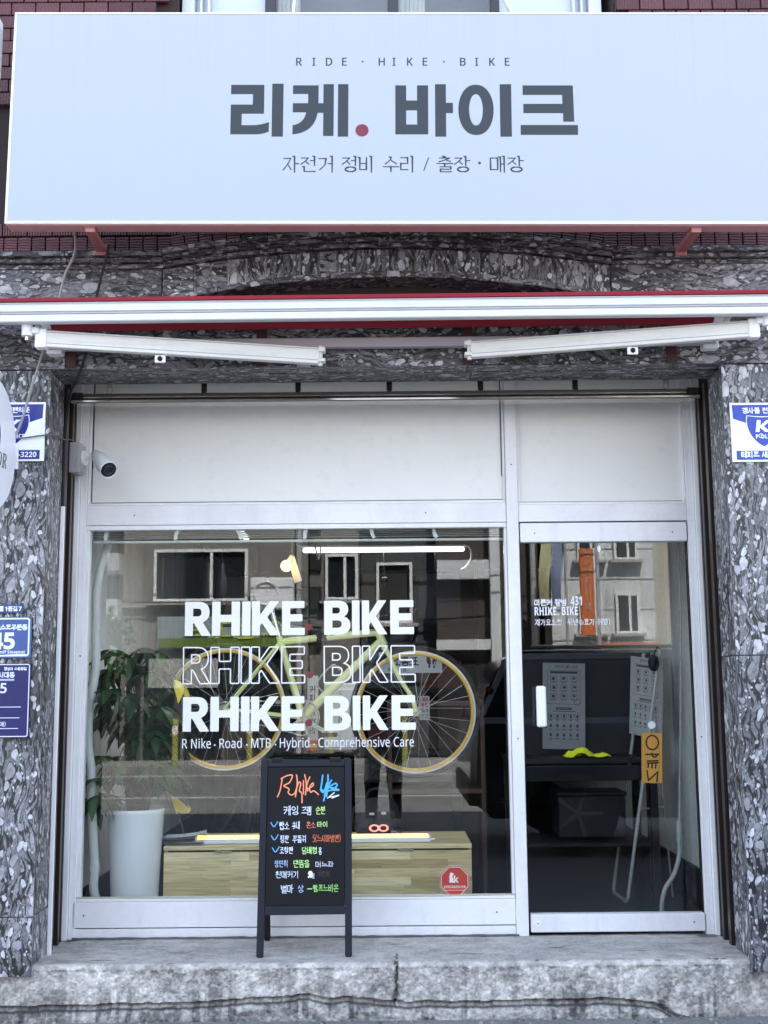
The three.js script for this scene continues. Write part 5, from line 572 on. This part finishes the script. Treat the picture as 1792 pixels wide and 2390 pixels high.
const chartTex = ctex(512, 1024, (c, w, h) => { c.fillStyle = '#b4b6b8'; c.fillRect(0, 0, w, h); c.strokeStyle = c.fillStyle = '#43464a'; c.lineWidth = 3; penText(c, '자전거 세차 안내', 150, 60, 34, 4, '#43464a'); c.strokeRect(60, 90, 390, 400); c.fillRect(90, 100, 330, 26); for (let r = 0; r < 3; r++) for (let k = 0; k < 3; k++) { const x = 95 + k * 125, y = 160 + r * 105; c.strokeRect(x, y, 70, 62); c.fillRect(x + 16 + (r * 7 % 12), y + 12, 34, 34 - k * 6); c.fillRect(x + 6, y + 70, 58, 6); } c.beginPath(); c.arc(420, 470, 36, 0, 7); c.stroke(); c.fillRect(160, 530, 190, 30); c.fillStyle = '#b4b6b8'; c.font = 'bold 20px sans-serif'; c.fillText('Entire Overhaul', 176, 552); c.fillStyle = '#43464a'; c.fillRect(120, 572, 280, 8); for (let r = 0; r < 3; r++) for (let k = 0; k < 5; k++) { const x = 70 + k * 80, y = 610 + r * 110; if (r < 1) c.strokeRect(x, y, 58, 58); c.fillRect(x + 16, y + 10, 24, 36); c.fillRect(x + 4, y + 66, 48, 6); c.fillRect(x + 10, y + 78, 36, 4); } });
{ const t = thing('info_chart', 'tall grey printed chart of parts and prices hung on a dark board behind the door', 'chart', [.985, 1.33, -1.0], 0); obj('backing_board', rbox(.82, .62, .02, .09, -.02, -.05, .004), M.dark, t); obj('sheet', new THREE.PlaneGeometry(.235, .47).rotateZ(-.03), new THREE.MeshPhysicalMaterial({ map: chartTex, color: C(.5, .5, .52), roughness: .7, side: 2 }), t); obj('board_post', [rod([-.28, -1.0, -.06], [-.28, .25, -.06], .012), rod([.46, -1.0, -.06], [.46, .25, -.06], .012)], M.black, t); }
{ const t = thing('steel_easel', 'pale steel tube easel standing by the right wall behind the door', 'easel', [1.3, SY, -.8]); const P = std(.42, .43, .43, .35, { metalness: .3 }), L = (pts, r) => { const q = pts.map(([x, y, z]) => [x - 1.3, y - SY, z + .8]); return merge([...q.slice(1).map((e, i) => rod(q[i], e, r, r, 10)), ...q.slice(1, -1).map((e) => new THREE.SphereGeometry(r, 10, 8).translate(...e))]); };
  obj('front_frame', [L([[1.44, 1.625, -.62], [1.252, .345, -.757], [1.246, .323, -.78], [1.236, .323, -1.05], [1.238, .345, -1.075], [1.43, 1.62, -.96]], .0095), rod([.138, 1.31, .18], [.13, 1.305, -.16], .009)], P, t); obj('rear_leg', [L([[1.4, 1.36, -.65], [1.526, .32, -.93]], .006), L([[1.4, 1.36, -.96], [1.52, .32, -1.2]], .005)], P, t); obj('cross_bar', [L([[1.322, .8, -.71], [1.466, .8, -.8]], .005)], P, t);
  const b = obj('leaflet_board', new THREE.BoxGeometry(.28, .42, .008), new THREE.MeshPhysicalMaterial({ map: chartTex, color: C(.85, .85, .85), roughness: .6 }), t); b.position.set(.098, 1.06, .0); b.rotation.set(0, -(Math.PI / 2 - .42), -.1); obj('hanging_pouch', [new THREE.SphereGeometry(.03, 14, 10).scale(1, 1.5, .8).translate(.1, 1.24, .2), tube([[.1, 1.27, .2], [.125, 1.32, .19], [.14, 1.31, .18]], .004)], M.black, t); }
tag(obj('wall_cable', [tube([[1.5, 2.4, -.35], [1.485, 1.65, -.35], [1.43, .72, -.33]], .006, 8, 40), tube([[1.43, .74, -.33], [1.425, .62, -.33], [1.39, .53, -.31], [1.345, .47, -.3], [1.325, .4, -.3], [1.32, .318, -.3]], .011, 10, 60), rod([1.432, .78, -.332], [1.428, .68, -.33], .014, .014, 12)], std(.3, .31, .3, .5)), 'grey cable running down the inside of the right wall to the floor behind the door', 'cable');
{ const t = thing('open_sign', 'small wooden plank sign with hand painted OPEN hanging on the glass door', 'sign', [1.25, 1.102, -.055]); t.rotation.z = -.035; obj('plank', rbox(.096, .232, .012, 0, 0, 0, .003), M.wood, t);
  const tx = ctex(256, 620, (c, w, h) => { const g = c; g.fillStyle = '#d0943a'; g.fillRect(0, 0, w, h); for (let i = 0; i < 70; i++) { g.fillStyle = `rgba(${rnd() > .5 ? '230,180,100' : '120,70,20'},.10)`; g.fillRect(rnd() * w, 0, 2 + rnd() * 10, h); } g.strokeStyle = '#17120c'; g.lineWidth = 20; g.lineCap = g.lineJoin = 'round'; const S = (P) => { g.beginPath(); P.forEach(([a, b], i) => g[i ? 'lineTo' : 'moveTo'](a, b)); g.stroke(); }; g.beginPath(); g.ellipse(132, 118, 78, 88, 0, 0, 7); g.stroke(); S([[50, 268], [210, 262]]); g.beginPath(); g.ellipse(160, 254, 36, 44, 0, .1, 3.2); g.stroke(); S([[70, 376], [205, 366]]); for (const x of [82, 130, 178]) S([[x, 374], [x - 6, 430]]); S([[66, 350], [200, 342]]); S([[62, 470], [80, 590], [200, 480], [190, 600]]); }); obj('print', new THREE.PlaneGeometry(.094, .23).translate(0, 0, .0064), new THREE.MeshPhysicalMaterial({ map: tx, roughness: .5 }), t);
  obj('suction_cup', [new THREE.CylinderGeometry(.0175, .0175, .008, 24).rotateX(Math.PI / 2).translate(-.004, .153, .018)], M.white, t); obj('chain', [rod([-.004, .14, .01], [-.003, .118, .006], .002), new THREE.TorusGeometry(.006, .0012, 6, 16).translate(-.003, .122, .006)], M.steel, t); }

// ================================================================ ACROSS THE STREET (seen mirrored in the glass)
const Z0 = 15, facade = (n, label, x0, x1, h, z, mat, depth = 6) => { const t = thing(n, label, 'building', [0, GY, 0]); obj('wall', uvm(box(x1 - x0, h, depth, (x0 + x1) / 2, h / 2, z + depth / 2), 3), mat, t); return t; };
const win = (t, x0, x1, y0, y1, z, nm = 2) => { const g = part('window', t), F = M.alu, w = .05; for (const [a, b, c, d] of [[x0, x1, y0 - w, y0], [x0, x1, y1, y1 + w], [x0 - w, x0, y0 - w, y1 + w], [x1, x1 + w, y0 - w, y1 + w]]) obj('frame', box(b - a, d - c, .1, (a + b) / 2, (c + d) / 2 - GY, z - .03), F, g); for (let i = 1; i < nm; i++) { const x = lerp(x0, x1, i / nm + (nm === 2 ? .12 : 0)); obj('frame', box(w, y1 - y0, .08, x, (y0 + y1) / 2 - GY, z - .03), F, g); } obj('pane', box(x1 - x0, y1 - y0, .02, (x0 + x1) / 2, (y0 + y1) / 2 - GY, z - .005), M.glassDark, g); obj('sill', box(x1 - x0 + .3, .06, .2, (x0 + x1) / 2, y0 - .08 - GY, z - .1), std(.4, .38, .35, .8), g); };
const beige = std(.25, .24, .225, .85, { map: plaster }), pale = std(.8, .82, .83, .8, { map: plaster });
{ const t = facade('apartment_building', 'beige rendered building across the street mirrored behind the RHIKE lettering', -4.6, -1.35, 5.3, Z0, beige); win(t, -4.0, -2.45, 2.98, 3.8, Z0);  for (const y of [2.78, 5.1]) obj('band_course', box(3.26, .07, .1, -2.975, y, Z0 - .05), std(.28, .25, .22, .8), t);
  for (const y of [3.95, 4.6]) obj('wall_joint', box(3.24, .018, .02, -2.975, y, Z0 - .004), std(.14, .135, .13, .9), t); for (const x of [-3.9, -2.2]) obj('wall_joint', box(.018, 2.4, .02, x, 4.0, Z0 - .006), std(.14, .135, .13, .9), t); obj('downpipe', rod([-1.5, .1, Z0 - .08], [-1.5, 5.2, Z0 - .08], .05), M.greyBox, t); obj('air_conditioner', [rbox(.75, .55, .32, -1.95, 2.95, Z0 - .2, .03), new THREE.TorusGeometry(.2, .02, 6, 24).translate(-2.05, 2.95, Z0 - .37)], M.white, t); for (const x of [-4.2, -3.5, -2.8, -2.1, -1.55]) obj('shop_mullion', box(.06, 1.85, .05, x, 1.0, Z0 - .07), M.steel, t); obj('shop_blind', box(1.2, .5, .03, -3.5, 1.6, Z0 - .075), std(.4, .4, .38, .8), t);
  obj('shop_window', box(3.05, 1.9, .06, -2.95, 1.0, Z0 - .03), M.glassDark, t); obj('shop_sign', box(2.45, .55, .16, -2.72, 2.3, Z0 - .1), std(.3, .36, .38, .6), t); obj('sign_stripe', box(2.4, .16, .02, -2.72, 2.12, Z0 - .19), std(.13, .2, .03, .6), t); const h = hangul('그린마트'); obj('sign_lettering', h.strokes.map((s) => { const g = s.slice(1).map((p, i) => bar([-(s[i][0] * .42) - 1.75, 2.18 + s[i][1] * .3, Z0 - .2], [-(p[0] * .42) - 1.75, 2.18 + p[1] * .3, Z0 - .2], .04, .03, [0, 0, 1])); return merge(g); }), std(.55, .62, .05, .6), t); }
{ const t = facade('corner_building', 'dark building with balconies at the left edge of the mirrored street', -9, -4.65, 4.9, Z0 + .3, std(.14, .14, .14, .8, { map: plaster })); for (const y of [1.9, 2.7, 3.5, 4.3]) obj('balcony', box(1.2, .35, .7, -5.2, y, Z0 + .0), std(.42, .42, .42, .8), t); }
{ const t = facade('stair_tower', 'narrow grey stair tower between two buildings in the mirrored street', -1.33, -.45, 5.6, Z0 + .2, std(.22, .21, .2, .8, { map: plaster })); win(t, -1.0, -.52, 3.0, 3.72, Z0 + .2); for (const y of [2.2, 2.9, 3.6, 4.3]) obj('louvre', box(.2, .4, .08, -1.22, y, Z0 + .17), M.dark, t); }
{ const t = facade('office_building', 'dark grey panelled building mirrored above the bicycle handlebar', -.43, .9, 5.4, Z0 + .6, std(.075, .078, .085, .6, { map: plaster })); for (const y of [1.4, 2.3, 3.2, 4.1]) obj('panel_joint', box(1.34, .03, .03, .235, y, Z0 + .59), M.black, t); win(t, -.1, .45, 2.6, 3.6, Z0 + .6, 1);  }
{ const t = facade('clad_building', 'brown boarded house with white beams mirrored at the right of the window', .92, 2.7, 5.2, Z0 + .1, std(.075, .06, .055, .75, { bumpMap: ribBump, bumpScale: .02, map: plaster })); obj('beam', box(.17, 5.1, .3, 1.93, 2.56, Z0 - .02), pale, t); obj('beam', box(1.0, .33, .24, 1.42, 3.36, Z0 - .01).rotateZ(.0), pale, t); obj('beam', box(1.05, .18, .22, 1.42, 2.05, Z0 - .01), pale, t); obj('gutter', rod([2.6, 0, Z0 - .05], [2.6, 5, Z0 - .05], .05), M.greyBox, t); obj('garage_door', box(1.5, 1.75, .05, 1.7, .9, Z0 + .08), M.dark, t); }
{ const t = facade('white_building', 'white tiled building with small windows mirrored in the glass door', 3.4, 5.5, 7.6, Z0 + 3.4, pale); for (const x of [4.0, 4.75]) for (const y of [2.5, 4.0, 6.2]) win(t, x, x + .38, y, y + .72, Z0 + 3.4); for (let y = 1; y < 7.5; y += .62) obj('tile_joint', box(2.1, .02, .02, 4.45, y, Z0 + 3.395), std(.35, .36, .36, .8), t); }
for (const [x, l] of [[-3.4, 'leftmost'], [-2.2, 'second from the left'], [-.9, 'third from the left'], [.3, 'second from the right'], [1.5, 'rightmost']]) { const t = thing('bollard', l + ' of the pavement bollards in the mirrored street', 'bollard', [x, GY + .12, Z0 - 1.35], 0, 'bollards along the far pavement'); obj('post', rod([0, 0, 0], [0, .75, 0], .05), std(.35, .33, .08, .6), t); obj('reflective_band', rod([0, .5, 0], [0, .62, 0], .052), M.white, t); }
facade('brick_house', 'pale brick house at the end of the mirrored alley', 5.9, 9.5, 6, Z0 + 7, std(.5, .46, .38, .85, { map: plaster }));
facade('grey_block', 'grey block behind the white building in the mirrored street', 2.75, 3.3, 5.5, Z0 + 4.5, std(.3, .3, .3, .8, { map: plaster }));
{ const t = thing('banner_sign', 'tall orange vertical sign mirrored in the glass door', 'sign', [3.5, 3.02, Z0 - .3]); obj('panel', rbox(.24, 1.5, .08, 0, 0, 0, .01), M.orange, t); obj('edge', rbox(.03, 1.52, .09, .13, 0, 0, .005), M.white, t); const h = hangul('삼성화재대리점'); obj('lettering', h.strokes.map((s) => merge(s.slice(1).map((p, i) => { const k = (q) => { const n = Math.min(6, Math.floor(q[0] / 1.04)), u = q[0] - n * 1.04; return [-(u - .5) * .11, .6 - n * .15 + q[1] * .1, -.046]; }; return bar(k(s[i]), k(p), .012, .01, [0, 0, 1]); }))), std(.7, .55, .4, .7), t); obj('post', rod([.2, -2.9, .1], [.2, 1.6, .1], .04), M.greyBox, t); }
{ const t = thing('shop_sign', 'orange horizontal shop sign mirrored low in the glass door', 'sign', [4.3, 2.02, Z0 + .4]); obj('panel', rbox(1.15, .3, .1, 0, 0, 0, .01), M.orange, t); obj('lettering', hangul('편의점').strokes.map((s) => merge(s.slice(1).map((p, i) => bar([.25 - s[i][0] * .18, -.09 + s[i][1] * .17, -.056], [.25 - p[0] * .18, -.09 + p[1] * .17, -.056], .022, .01, [0, 0, 1])))), std(.75, .72, .68, .7), t); obj('post', rod([0, -1.9, .1], [0, 0, .08], .05), M.greyBox, t); }
{ const t = thing('street_banner', 'blue and yellow cloth banner on a pole mirrored in the glass door', 'banner', [3.0, GY, Z0 - 1.2]); obj('pole', rod([0, 0, 0], [0, 4.6, 0], .025), M.greyBox, t); for (const [i, c] of [[0, std(.2, .24, .36, .8)], [1, std(.45, .43, .24, .8)]]) { const g = new THREE.PlaneGeometry(.2, 1.7, 4, 20), p = g.attributes.position; for (let k = 0; k < p.count; k++) { const y = p.getY(k); p.setX(k, p.getX(k) * (1 - .3 * sst(0, -.85, y)) + .05 * Math.sin(y * 3)); p.setZ(k, .05 * Math.sin(y * 4 + p.getX(k) * 8)); } g.computeVertexNormals(); c.side = 2; obj('cloth', g.translate(-.12 - i * .2, 3.5, 0), c, t); } }
{ const t = thing('utility_pole', 'grey utility pole with wires on the far side of the mirrored street', 'pole', [5.6, GY, Z0 - 1.1]); obj('pole', rod([0, 0, 0], [0, 9, 0], .15, .11, 16), std(.3, .3, .29, .85), t); obj('cross_arm', rbox(1.4, .09, .09, 0, 7.6, 0), M.greyBox, t); for (const y of [4.4, 4.7, 7.6]) obj('wire', tube([[-30, y + .6, 0], [-8, y - .3, 0], [0, y, 0], [20, y - .4, 0]], .012, 5, 40), M.black, t); }
{ const t = thing('roadside_tree', 'green street tree at the far left of the mirrored street', 'tree', [-5.0, GY, Z0 - 1.3]); obj('trunk', rod([0, 0, 0], [.05, 1.8, 0], .08, .05), M.bark, t); const g = new THREE.PlaneGeometry(.12, .08), im = new THREE.InstancedMesh(g, new THREE.MeshPhysicalMaterial({ color: C(.06, .1, .03), roughness: .6, side: 2 }), 1400), m = new THREE.Matrix4(), q = new THREE.Quaternion(), e = new THREE.Euler(); for (let i = 0; i < 1400; i++) { const a = rnd() * 6.28, b = Math.acos(rr(-1, 1)), r = .75 * Math.pow(rnd(), .4) * (1 + .3 * Math.sin(3 * a)); m.compose(new THREE.Vector3(r * Math.sin(b) * Math.cos(a), 2.0 + r * Math.cos(b) * .9, r * Math.sin(b) * Math.sin(a)), q.setFromEuler(e.set(rnd() * 6, rnd() * 6, rnd() * 6)), new THREE.Vector3(1, 1, 1)); im.setMatrixAt(i, m); } im.name = 'crown'; im.userData.kind = 'stuff'; im.castShadow = im.receiveShadow = true; t.add(im); }
// the dark car parked beside the photographer
{ const t = thing('parked_car', 'black sport utility car parked at the kerb, mirrored in the window and door', 'car', [-.1, GY, 4.8]); const paint = new THREE.MeshPhysicalMaterial({ color: C(.012, .013, .016), roughness: .22, clearcoat: 1, clearcoatRoughness: .04 }), W = 1.72;
  const ex = (pts, w, b) => extr(poly(pts), w, b).translate(0, 0, -w / 2 + b);
  const body = [[.80, .42], [.77, .62], [.79, 1.0], [.83, 1.1], [4.35, 1.08], [5.1, .98], [5.32, .85], [5.36, .5], [5.3, .32], [4.95, .3]]; const arch = (x) => Array.from({ length: 9 }, (_, i) => [x + .36 * Math.cos(i / 8 * Math.PI), .3 + .36 * Math.sin(i / 8 * Math.PI)]); body.push(...arch(4.5), ...arch(1.62), [.95, .3]); obj('body', ex(body, W, .05), paint, t);
  obj('cabin', ex([[.85, 1.08], [1.06, 1.56], [1.2, 1.61], [3.1, 1.62], [3.35, 1.58], [4.2, 1.08]], W - .18, .05), paint, t);
  for (const s of [-1, 1]) for (const P of [[[1.1, 1.14], [1.2, 1.5], [1.75, 1.53], [1.75, 1.14]], [[1.82, 1.14], [1.82, 1.53], [2.7, 1.54], [2.7, 1.14]], [[2.77, 1.14], [2.77, 1.54], [3.25, 1.52], [3.95, 1.14]]]) obj('window', extr(poly(P), .008).translate(0, 0, s < 0 ? -(W - .18) / 2 - .006 : (W - .18) / 2 - .002), M.glassDark, t);
  obj('rear_window', bar([.89, 1.16, 0], [1.05, 1.5, 0], 1.3, .01, [0, 0, 1]).translate(-.02, 0, 0), M.glassDark, t); obj('roof_rail', [-1, 1].map((s) => rod([1.3, 1.66, s * .68], [3.0, 1.66, s * .68], .018)), M.steel, t);
  for (const s of [-1, 1]) { obj('tail_light', rbox(.06, .22, .14, .83, 1.0, s * .76, .02, 2), std(.35, .01, .015, .2), t); obj('tail_light', rbox(.04, .05, .06, .93, 1.32, s * .73, .01), std(.5, .01, .015, .2), t); obj('headlight', rbox(.2, .12, .3, 5.2, .82, s * .68, .03, 2), M.chrome, t); obj('mirror', rbox(.12, .12, .18, 3.75, 1.16, s * .93, .03, 2), paint, t); obj('door_handle', rbox(.18, .03, .03, 2.45, .98, s * .872, .008), M.chrome, t); obj('door_handle', rbox(.18, .03, .03, 3.4, .97, s * .872, .008), M.chrome, t); for (const x of [1.62, 4.5]) { const w = part('wheel', t); obj('tyre', new THREE.TorusGeometry(.255, .085, 12, 36).translate(x, .34, s * .76), M.rubber, w); obj('rim', [new THREE.CylinderGeometry(.2, .2, .1, 28).rotateX(Math.PI / 2).translate(x, .34, s * .76)], M.black, w); for (let i = 0; i < 5; i++) obj('rim_spoke', bar([x, .34, s * .82], [x + .2 * Math.cos(i * 1.2566), .34 + .2 * Math.sin(i * 1.2566), s * .815], .05, .03, [0, 0, 1]), M.steel, w); } }
  obj('bumper', rbox(.1, .2, 1.66, .8, .5, 0, .03, 2), M.black, t);
}
// ---------------------------------------------------------------- the photographer
function blob(bones, c, half, res, k = .02) {          // tapered capsules joined smoothly, meshed by marching cubes
  const mc = new MarchingCubes(res, new THREE.MeshStandardMaterial(), false, false, 220000); mc.isolation = 0; const f = mc.field, h = res / 2;
  const B = bones.map(([a, b, ra, rb, sx = 1, sz = 1]) => ({ a, d: b.map((v, i) => v - a[i]), ra, rb, sx, sz, l: b.reduce((s, v, i) => s + (v - a[i]) ** 2, 0) || 1e-9 }));
  for (let z = 0; z < res; z++) for (let y = 0; y < res; y++) for (let x = 0; x < res; x++) {
    const px = c[0] + (x - h) / h * half, py = c[1] + (y - h) / h * half, pz = c[2] + (z - h) / h * half; let s = 0, mn = 9;
    for (const q of B) { const ux = px - q.a[0], uy = py - q.a[1], uz = pz - q.a[2], t = clamp((ux * q.d[0] + uy * q.d[1] + uz * q.d[2]) / q.l), dx = (ux - t * q.d[0]) / q.sx, dy = uy - t * q.d[1], dz = (uz - t * q.d[2]) / q.sz, d = Math.sqrt(dx * dx + dy * dy + dz * dz) - lerp(q.ra, q.rb, t); if (d < .12) { s += Math.exp(-d / k); } if (d < mn) mn = d; }
    f[x + y * res + z * res * res] = s > 0 ? k * Math.log(s) : -mn;
  }
  mc.update(); const n = mc.count, g = new THREE.BufferGeometry(); g.setAttribute('position', new THREE.BufferAttribute(mc.positionArray.slice(0, n * 3), 3)); let o = mergeVertices(g.scale(half, half, half).translate(...c), 1e-5); o.computeVertexNormals(); o.setAttribute('uv', new THREE.BufferAttribute(new Float32Array(o.attributes.position.count * 2), 2)); return o;
}
{ const t = thing('person', 'person in a dark cap and black clothes holding up a phone, mirrored in the window', 'person', [-.03, GY, 6.02]);
  const S = (x) => [x, 0, 0], hipL = [-.09, .86, 0], hipR = [.09, .86, 0], kL = [-.11, .46, -.02], kR = [.11, .46, -.02], aL = [-.12, .08, .02], aR = [.12, .08, .02], shL = [-.18, 1.32, 0], shR = [.18, 1.32, 0], elL = [-.25, 1.04, .03], wrL = [-.265, .8, -.02], elR = [.25, 1.1, -.12], wrR = [.1, 1.28, -.34], skin = std(.36, .2, .14, .55);
  const hand = (w, dir, side, curl) => { const d = V(dir).normalize(), up = V(side).normalize(), n = d.clone().cross(up), P = (a, b, e) => V(w).addScaledVector(d, a).addScaledVector(up, b).addScaledVector(n, e).toArray(), L = [.03, .05, .055, .05, .04]; const out = [[w, P(.07, 0, 0), .024, .03, 1, 1]]; for (let i = 0; i < 4; i++) { const b = (i - 1.5) * .019, l = [.065, .075, .07, .055][i]; out.push([P(.075, b, 0), P(.075 + l * .5, b * 1.05, curl * .3 * l), .0095, .009], [P(.075 + l * .5, b * 1.05, curl * .3 * l), P(.075 + l * (.95 - .35 * curl), b * 1.05, curl * .8 * l), .009, .0075]); } out.push([P(.02, -.026, 0), P(.05, -.052, .012), .0125, .011], [P(.05, -.052, .012), P(.08, -.056, .02 + .02 * curl), .011, .009]); return out; };
  const head = [-.0, 1.49, -.04], hd = [[[0, 1.5, -.03], [0, 1.55, .0], .085, .082, .92, 1.05], [[0, 1.44, -.06], [0, 1.42, -.085], .055, .035, 1, 1], [[0, 1.5, -.125], [0, 1.465, -.145], .009, .014], [[-.02, 1.435, -.128], [.02, 1.435, -.128], .009, .009], [[-.078, 1.49, -.01], [-.08, 1.47, -.005], .017, .012, .5, 1], [[.078, 1.49, -.01], [.08, 1.47, -.005], .017, .012, .5, 1], [[-.032, 1.51, -.108], [-.028, 1.51, -.108], .012, .012], [[.032, 1.51, -.108], [.028, 1.51, -.108], .012, .012], [[0, 1.42, -.02], [0, 1.32, .0], .052, .058]];
  const bodyG = blob([[[0, .92, 0], [0, 1.1, 0], .125, .12, 1.15, .8], [[0, 1.1, 0], [0, 1.28, 0], .12, .13, 1.2, .8], [shL, shR, .06, .06], [hipL, kL, .078, .052], [kL, aL, .05, .036], [hipR, kR, .078, .052], [kR, aR, .05, .036], [aL, [-.13, .04, -.14], .036, .03], [aR, [.13, .04, -.14], .036, .03], [shL, elL, .048, .038], [elL, wrL, .037, .025], [shR, elR, .048, .038], [elR, wrR, .037, .025], [[0, 1.32, 0], [0, 1.42, -.02], .055, .052]], [0, .86, -.1], .92, 130, .014);
  obj('body', [bodyG, blob(hd, [0, 1.48, -.04], .19, 90, .006), blob(hand(wrL, [0, -1, -.15], [0, .1, -1], .5), [-.265, .72, -.03], .13, 80, .003), blob(hand(wrR, [-.35, .45, -.3], [0, -.6, -.8], .8), [.06, 1.34, -.39], .13, 80, .003)], skin, t);
  obj('shirt', blob([[[0, .86, 0], [0, 1.1, 0], .145, .135, 1.12, .82], [[0, 1.1, 0], [0, 1.28, 0], .135, .14, 1.18, .82], [shL, shR, .07, .07], [shL, [-.23, 1.12, .02], .064, .06], [shR, [.24, 1.14, -.1], .064, .06]], [0, 1.1, 0], .42, 80, .014), std(.015, .015, .017, .85), t);
  obj('trousers', blob([[[-.06, .88, 0], [.06, .88, 0], .125, .125, 1, .85], [hipL, kL, .095, .07], [kL, [-.12, .12, .01], .068, .058], [hipR, kR, .095, .07], [kR, [.12, .12, .01], .068, .058]], [0, .5, 0], .52, 90, .014), std(.02, .02, .024, .85), t);
  obj('cap', [blob([[[0, 1.545, -.02], [0, 1.57, .0], .095, .088, .95, 1.05]], [0, 1.56, -.03], .16, 60, .006), new THREE.CylinderGeometry(.08, .085, .008, 28, 1, false, Math.PI / 2, Math.PI).rotateY(0).scale(1, 1, 1).translate(0, 1.545, -.09).rotateX(0)], std(.03, .03, .032, .85), t);
  for (const s of [-1, 1]) obj('shoe', blob([[[s * .125, .05, .03], [s * .13, .04, -.17], .05, .042, .9, 1]], [s * .128, .05, -.07], .18, 50, .006), std(.3, .3, .3, .7), t);
  obj('eye', [-1, 1].map((s) => new THREE.SphereGeometry(.0085, 10, 8).translate(s * .03, 1.512, -.118)), M.lens, t); obj('wristband', new THREE.TorusGeometry(.027, .008, 8, 20).rotateX(Math.PI / 2).translate(-.265, .83, -.012), M.black, t);
  const ph = thing('mobile_phone', 'black mobile phone held up by the person mirrored in the window', 'phone', [0, 1.425, 5.618]); obj('body', rbox(.074, .152, .009, 0, 0, .004, .004, 2), M.blackGloss, ph); obj('camera_bump', rbox(.03, .04, .003, .0, .035, -.002, .001), M.lens, ph);
}
renderer.render(scene, camera);
